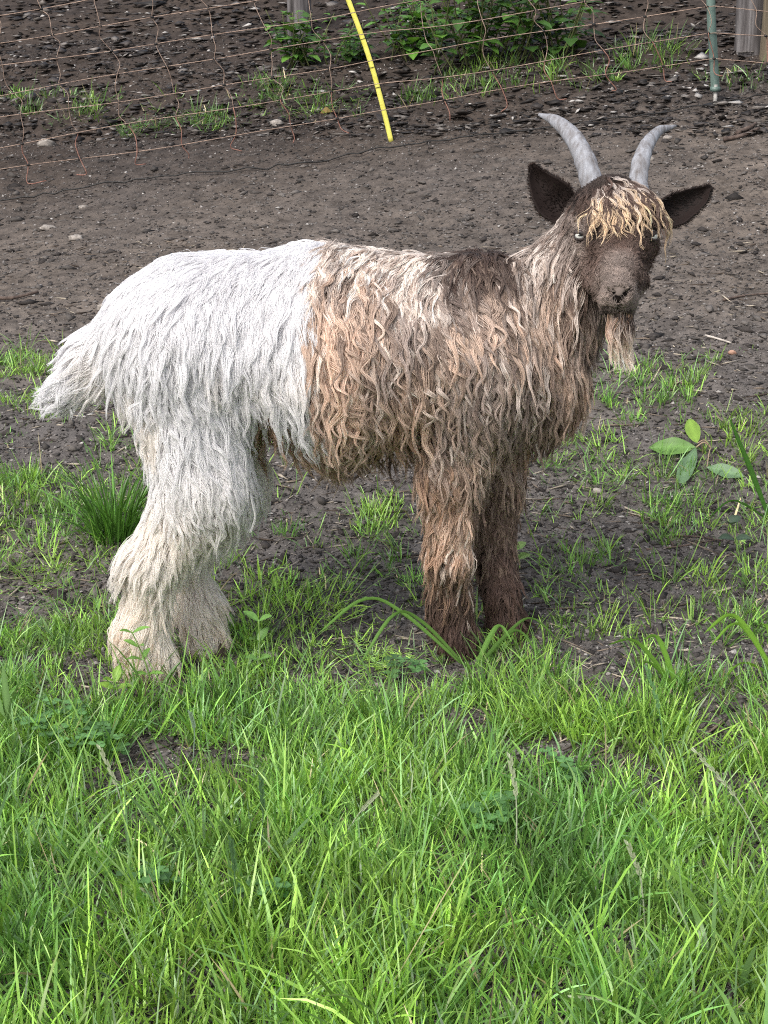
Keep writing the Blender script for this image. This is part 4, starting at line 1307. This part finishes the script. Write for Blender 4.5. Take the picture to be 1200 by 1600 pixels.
# ----------------------------------------------------------------- short hair of the face
def head_weight(c):
    hd, bd = sd(c, ('head',)), sd(c, ('body', 'leg', 'tail'))
    wgt = np.where(hd < bd + 0.003, 1.0, 0.0)
    for q in _c[0] + _c[1] + _m[:2]:
        wgt *= np.where(np.linalg.norm(c - q, axis=1) < 0.0058, 0.0, 1.0)
    for e_ in (EYE_N, EYE_F):
        wgt *= np.where(np.linalg.norm(c - e_, axis=1) < 0.0115, 0.0, 1.0)
    return wgt
def carve_dist(p):
    d = np.full(len(p), 9.0)
    for a_, b2, r_, k_ in CARVE[:9]:
        ab = b2 - a_
        t = np.clip(((p - a_) @ ab) / (ab @ ab), 0, 1)
        d = np.minimum(d, np.linalg.norm(p - a_ - t[:, None] * ab, axis=1))
    return d
K2, NH = 8, 7500
root = sample_surface(NH, head_weight)
nrm = grad(root)
px, py = to_px(root)
dn = np.linalg.norm(root - NOSE, axis=1)
bridge = smooth(17, 9, np.abs(px - 968)) * smooth(330, 372, py) * smooth(480, 440, py)
muz = np.maximum(smooth(0.060, 0.042, dn), 0.8 * bridge)
cheek = smooth(374, 392, py) * smooth(450, 425, py) * smooth(16, 28, np.abs(px - 968)) * (1 - muz)
length = (0.009 + 0.013 * cheek - 0.0058 * muz) * (1 + 0.8 * smooth(345, 320, py)) * np.exp(rng.normal(0, 0.15, NH))
length = np.minimum(length, 0.0015 + 0.9 * np.clip(carve_dist(root) - 0.003, 0, 1))
for e_ in (EYE_N, EYE_F):
    length = np.minimum(length, 0.002 + 0.45 * np.clip(np.linalg.norm(root - e_, axis=1) - 0.011, 0, 1))
hf = head_flow(root)
swirl = np.stack([np.where(px < 968, -1.0, 1.0), 0 * px - .2, 0.5 - 1.6 * smooth(380, 425, py)], -1)
hf = hf * (1 - cheek[:, None]) + swirl * cheek[:, None]
fc = base_colour(px, py) * np.exp(0.25 * noise3(px / 9, py / 9, root[:, 1] * 60) + rng.normal(0, 0.08, NH))[:, None]
keep = (carve_dist(root) > 0.0044) & ~((dn < 0.011) & (np.abs(px - 967) < 9))
far_ = muz > 0.45
for msk, H, spr, tp_, fz, amp_, jt, rt in ((far_ & keep, 22, 0.0028, 0.0026, 0.0004, 0.0, 0.06, 0.8), (~far_ & keep, 16, 0.0032, 0.0012, 0.0007, 1.0, 0.10, 0.5)):
    gp = guides(root[msk], nrm[msk], hf[msk], length[msk], (0.10 + 0.08 * rng.random(NH) + 0.25 * cheek)[msk], K2, droop=0.10, amp=amp_ * (0.0008 + 0.0020 * cheek)[msk], wl=0.022, hug=0.0014, jit=jt)
    p = strands(gp, nrm[msk], H, spr, tp_, fz, 0.35)
    c = shades(fc[msk], rt, fc[msk] * (1.15 if rt > .6 else 1.3), H, K2, 0.05 if rt > .6 else 0.12)
    hair_object('face_hair', p, radii(len(p), K2, 0.00020 if rt > .6 else 0.00024, 0.00007), c, goat, 'short velvety grey brown hair on the muzzle' if rt > .6 else 'longer dark brown hair of the cheeks and brow')

# ----------------------------------------------------------------- forelock and beard
def tufts(name, pix, ends, n_, length, amp, wl, cr, cm, ct, H, lab, spread=0.006, tip=0.0018, droop=0.35, lift=0.5, K=16, rad=0.0004, out=0.0, hug=0.006, dark_tips=0.0):
    a = np.array(pix, float); e = np.array(ends, float)
    u = rng.uniform(0, len(a) - 1 - 1e-6, n_); i = u.astype(int); f = (u - i)[:, None]
    q = a[i] * (1 - f) + a[i + 1] * f + rng.normal(0, 2.5 if name == 'beard' else 5, (n_, 2))
    q[:, 1] = np.minimum(q[:, 1], 502) if name == 'beard' else q[:, 1]
    root = np.array([surf(*k) for k in q])
    nrm = grad(root)
    tgt = e[i] * (1 - f) + e[i + 1] * f + rng.normal(0, 7, (n_, 2))
    d2 = tgt - q
    flow = norm(np.stack([d2[:, 0], np.full(n_, -out), -np.abs(d2[:, 1])], -1))
    L = length * np.exp(np.clip(rng.normal(0, 0.14, n_), -.3, .12))
    if name == 'forelock': L = L * np.where(q[:, 0] < 950, 0.80, 1.0)
    gp = guides(root, nrm, flow, L, np.full(n_, lift) + rng.normal(0, 0.1, n_), K, droop=droop, amp=amp, wl=wl, hug=hug, jit=0.12)
    p = strands(gp, nrm, H, spread, tip, 0.0009, 0.35)
    lk = rng.random(n_)[:, None]
    colr = np.array(cr)[None] * (1 - lk) + np.array(cm)[None] * lk
    t = np.linspace(0, 1, K)[None, :, None]
    g = smooth(0.3, 0.85, t)
    tipk = np.array(ct)[None, None] * np.exp(rng.normal(0, 0.18, (n_, 1, 1)))
    dk = rng.random((n_, 1, 1)) < dark_tips
    tipk = np.where(dk, DARK[None, None], tipk)
    colr = np.where(dk[:, 0], DARK * .7, colr)
    c = colr[:, None] * (1 - g) + tipk * g
    c = np.repeat(c[:, None], H, 1) * np.exp(rng.normal(0, 0.12, (n_, H, 1, 1)))
    hair_object(name, p, radii(len(p), K, rad, 0.00012), c.reshape(-1, K, 3), goat, lab)
GOLD = srgb(226, 200, 168)
tufts('forelock', [(941, 299), (953, 289), (970, 286), (1000, 289), (1022, 302)], [(962, 350), (966, 380), (980, 400), (1003, 400), (1027, 395)], 165, 0.102, 0.0032, 0.040,
      DARK * 1.2, CREAM * .85, GOLD, 13, 'wavy forelock with golden tips hanging over the brow', droop=0.34, lift=0.7, tip=0.0013, spread=0.0040, hug=0.009, dark_tips=0.38)
tufts('forelock', [(912, 306), (940, 292), (980, 288), (1034, 310)], [(912, 340), (938, 352), (980, 365), (1036, 375)], 90, 0.050, 0.003, 0.04,
      BLACK, BLACK, DARK * .8, 20, 'dark under hair of the brow', droop=0.3, lift=0.1, hug=0.003)
BRD = srgb(240, 222, 208)
tufts('beard', [(954, 493), (961, 496), (968, 497)], [(955, 575), (962, 580), (970, 578)], 24, 0.070, 0.002, 0.05,
      MAUVE, RUST, BRD, 20, 'pale tan beard under the chin', droop=0.9, lift=0.3, tip=0.0020, hug=0.002)
tufts('beard', [(970, 497), (976, 496), (981, 493)], [(990, 572), (1000, 575), (1004, 572)], 20, 0.078, 0.002, 0.05,
      BLACK, RUST, BRD, 20, 'pale tan beard under the chin', droop=0.5, lift=0.3, tip=0.0014, hug=0.002)

# ----------------------------------------------------------------- horns
M_horn = noise_mat('horn_keratin', srgb(88, 81, 77), srgb(156, 159, 166), 95, 0.65, (1, 1, .2), 1.0, 0.002, srgb(130, 130, 134), 0.3, (0.28, 0.68))
def horn(pts, rad):
    p3 = np.array([P(a, b_, y) for a, b_, y in pts])
    K = 60
    path = spline(p3, K)
    r = np.interp(np.linspace(0, 1, K), np.linspace(0, 1, len(rad)), np.array(rad)) * mpp(0) * 0.91
    t = np.linspace(0, 1, K)
    r = r * (1 + 0.035 * np.sin(t * 75 + 3 * np.sin(t * 9)) * (1 - t) + 0.03 * noise2(t * 22, t * 0 + 2))
    v, q, tr = tube(path, r, 20, True, 0.72)
    v = v + (0.0007 * noise3(v[:, 0] * 150, v[:, 1] * 150, v[:, 2] * 60))[:, None] * norm(v - v.mean(0))
    return mesh('horn', v, [q, tr], M_horn, goat)
y0 = Yc(960) + HD
horn([(930, 300, y0 + .025), (924, 283, y0 + .03), (912, 245, y0 + .045), (893, 212, y0 + .07), (868, 189, y0 + .10), (842, 179, y0 + .125)], [21, 20, 18.5, 15.5, 11, 2.5])
horn([(998, 300, y0 + .03), (997, 282, y0 + .035), (1003, 248, y0 + .05), (1014, 222, y0 + .075), (1031, 204, y0 + .105), (1056, 197, y0 + .13)], [18, 17, 15.5, 12.5, 8.5, 2.2])

# ----------------------------------------------------------------- ears
M_ear = attr_mat('ear_skin', 0.75, 0.15)
def ear(pts, wid, cup, name='ear'):
    p3 = spline(np.array([P(a, b_, y) for a, b_, y in pts]), 26)
    n_, m_ = 26, 17
    wv = np.interp(np.linspace(0, 1, n_), np.linspace(0, 1, len(wid)), wid) * mpp(0)
    tg = norm(np.gradient(p3, axis=0))
    view = norm(p3 - CAM)
    side = norm(np.cross(tg, view)); back = norm(np.cross(side, tg)); back *= np.sign((back * view).sum(-1, keepdims=True))
    s = np.linspace(-1, 1, m_)
    def shell(dy, k):
        return p3[:, None] + wv[:, None, None] * k * s[None, :, None] * side[:, None] + (wv[:, None, None] * cup * (1 - s[None, :, None] ** 2) + dy) * back[:, None]
    A, B = shell(0.0, 0.97), shell(0.003, 1.0)
    v = np.concatenate([A.reshape(-1, 3), B.reshape(-1, 3)])
    i = (np.arange(n_ - 1)[:, None] * m_ + np.arange(m_ - 1)[None]).ravel()
    q1 = np.stack([i, i + 1, i + 1 + m_, i + m_], -1)
    o = n_ * m_
    q2 = q1[:, ::-1] + o
    rim = np.concatenate([np.arange(n_) * m_, (n_ - 1) * m_ + np.arange(1, m_), (np.arange(n_ - 2, -1, -1)) * m_ + m_ - 1])
    q3 = np.stack([rim[:-1], rim[1:], rim[1:] + o, rim[:-1] + o], -1)
    col = np.concatenate([np.tile(srgb(34, 26, 24), (o, 1)), np.tile(srgb(50, 39, 35), (o, 1))])
    e = mesh(name, v, np.concatenate([q1, q2, q3]), M_ear, goat, col)
    # short hair over both faces and the rim
    rows, hr, hn, hc = 0, [], [], []
    for nn, sh, dirn, cc in ((2200, A, -1, srgb(28, 22, 20)), (2200, B, 1, srgb(44, 35, 31))):
        u = rng.uniform(0, n_ - 1.001, nn); vq = rng.uniform(0, m_ - 1.001, nn)
        iu, iv = u.astype(int), vq.astype(int); fu, fv = (u - iu)[:, None], (vq - iv)[:, None]
        hr.append((sh[iu, iv] * (1 - fv) + sh[iu, iv + 1] * fv) * (1 - fu) + (sh[iu + 1, iv] * (1 - fv) + sh[iu + 1, iv + 1] * fv) * fu)
        hn.append(np.stack([tg[iu], back[iu] * dirn, side[iu] * s[iv][:, None]], 1)); hc.append(np.tile(cc, (nn, 1)) * np.exp(rng.normal(0, 0.2, (nn, 1))))
    rim2 = np.repeat(rim, 7)
    hr.append(B.reshape(-1, 3)[rim2] + rng.normal(0, 0.001, (len(rim2), 3)))
    ri = rim2 // m_
    hn.append(np.stack([tg[ri], back[ri] * -0.5, side[ri] * s[rim2 % m_][:, None]], 1)); hc.append(np.tile(srgb(66, 53, 47), (len(rim2), 1)))
    hr, hn, hc = np.concatenate(hr), np.concatenate(hn), np.concatenate(hc)
    N = len(hr)
    d = norm(hn[:, 0] * 1.0 + hn[:, 1] * 0.3 + hn[:, 2] * 0.5 + rng.normal(0, 0.2, (N, 3)))
    L = rng.uniform(0.0035, 0.0065, N)
    t = np.linspace(0, 1, 5)
    pts_ = hr[:, None] + (L[:, None] * t)[..., None] * d[:, None] + (L[:, None] * t ** 2 * 0.3)[..., None] * np.array([0, 0, -1.0])
    hair_object('ear_hair', pts_, radii(N, 5, 0.0003, 0.0001), np.repeat(hc[:, None], 5, 1), e)
ear([(905, 338, y0 + .03), (880, 325, y0 + .035), (858, 302, y0 + .04), (842, 280, y0 + .05), (832, 259, y0 + .055)], [14, 27, 33, 26, 15, 3], 0.75)
ear([(1020, 336, y0 + .04), (1045, 332, y0 + .045), (1070, 320, y0 + .05), (1092, 307, y0 + .06), (1109, 292, y0 + .065)], [13, 23, 26, 21, 15, 3], 0.8)

# ----------------------------------------------------------------- eyes
m_, n, l, b = new_mat('eye_iris'); b.inputs['Base Color'].default_value = (*srgb(196, 198, 194), 1); b.inputs['Roughness'].default_value = 0.12
M_eye = m_
m_, n, l, b = new_mat('eye_pupil'); b.inputs['Base Color'].default_value = (*srgb(10, 10, 12), 1); b.inputs['Roughness'].default_value = 0.1
M_pupil = m_
M_lid = noise_mat('eyelid_skin', srgb(36, 31, 30), srgb(84, 74, 72), 200, 0.5, bump=0.4, dist=0.0005)
for e_, out in ((EYE_N, (-0.62, -0.78, 0.06)), (EYE_F, (0.70, -0.70, 0.06))):
    o_ = norm(np.array(out)); s_ = norm(np.cross(o_, np.array([0, 0, 1.0]))); u_ = np.cross(s_, o_)
    c_ = e_ + 0.0008 * o_
    v, q = ball(c_, 0.0084)
    eo = mesh('eye', v, q, M_eye, goat)
    lookd = norm(norm(CAM - c_) * 0.9 + o_ * 0.1)
    v, q = ball(c_ + lookd * 0.0080 - np.array([0, 0, .0006]), 0.0010, (3.4, 1.2, 1.5))
    mesh('pupil', v, q, M_pupil, eo)
    th = np.linspace(0, 2 * np.pi, 33)
    for sg, nm in ((1, 'upper_eyelid'), (-1, 'lower_eyelid')):
        a_ = np.linspace(-0.15, np.pi + 0.15, 17) if sg > 0 else np.linspace(np.pi - 0.1, 2 * np.pi + 0.1, 17)
        rx, ry = 0.0088, (0.0036 if sg > 0 else 0.0056)
        pth = c_ + np.cos(a_)[:, None] * rx * s_ + np.sin(a_)[:, None] * ry * u_ + (0.0050 - 0.0034 * np.abs(np.cos(a_)) ** 2)[:, None] * o_
        v, q, t = tube(pth, 0.0016 + 0.0016 * np.abs(np.sin(np.linspace(0, np.pi, 17))) * (1.5 if sg > 0 else 0.6), 8)
        mesh(nm, v, [q, t], M_lid, eo)

# ----------------------------------------------------------------- hooves: two claws each
M_hoof = noise_mat('hoof_horn', srgb(52, 44, 40), srgb(104, 92, 82), 90, 0.6, (1, 1, 0.4), 0.4, 0.001)
for hp in (HN, HF, FN, FF):
    items = []
    for s in (-1, 1):
        base = hp + np.array([0.006, 0.011 * s, 0.0])
        rings = []
        for z, rx, ry, ox in ((-0.004, .0215, .0098, .009), (0.006, .021, .0098, .007), (0.018, .018, .0095, .003), (0.031, .015, .0092, .0)):
            th = np.linspace(0, 2 * np.pi, 14, endpoint=False)
            x = np.cos(th) * rx * np.where(np.cos(th) > 0, 1.25, 0.85)
            rings.append(base + np.stack([x + ox, np.sin(th) * ry, np.full(14, z)], -1))
        v = np.concatenate(rings + [rings[0].mean(0)[None], rings[-1].mean(0)[None]])
        k = np.arange(14); k2 = (k + 1) % 14
        q = np.concatenate([np.stack([k + 14 * r_, k2 + 14 * r_, k2 + 14 * r_ + 14, k + 14 * r_ + 14], -1) for r_ in range(3)])
        t_ = np.concatenate([np.stack([k2, k, np.full(14, 56)], -1), np.stack([k + 42, k2 + 42, np.full(14, 57)], -1)])
        items.append((v, q, t_))
    v, f = merge(items)
    mesh('hoof', v, f, M_hoof, goat)
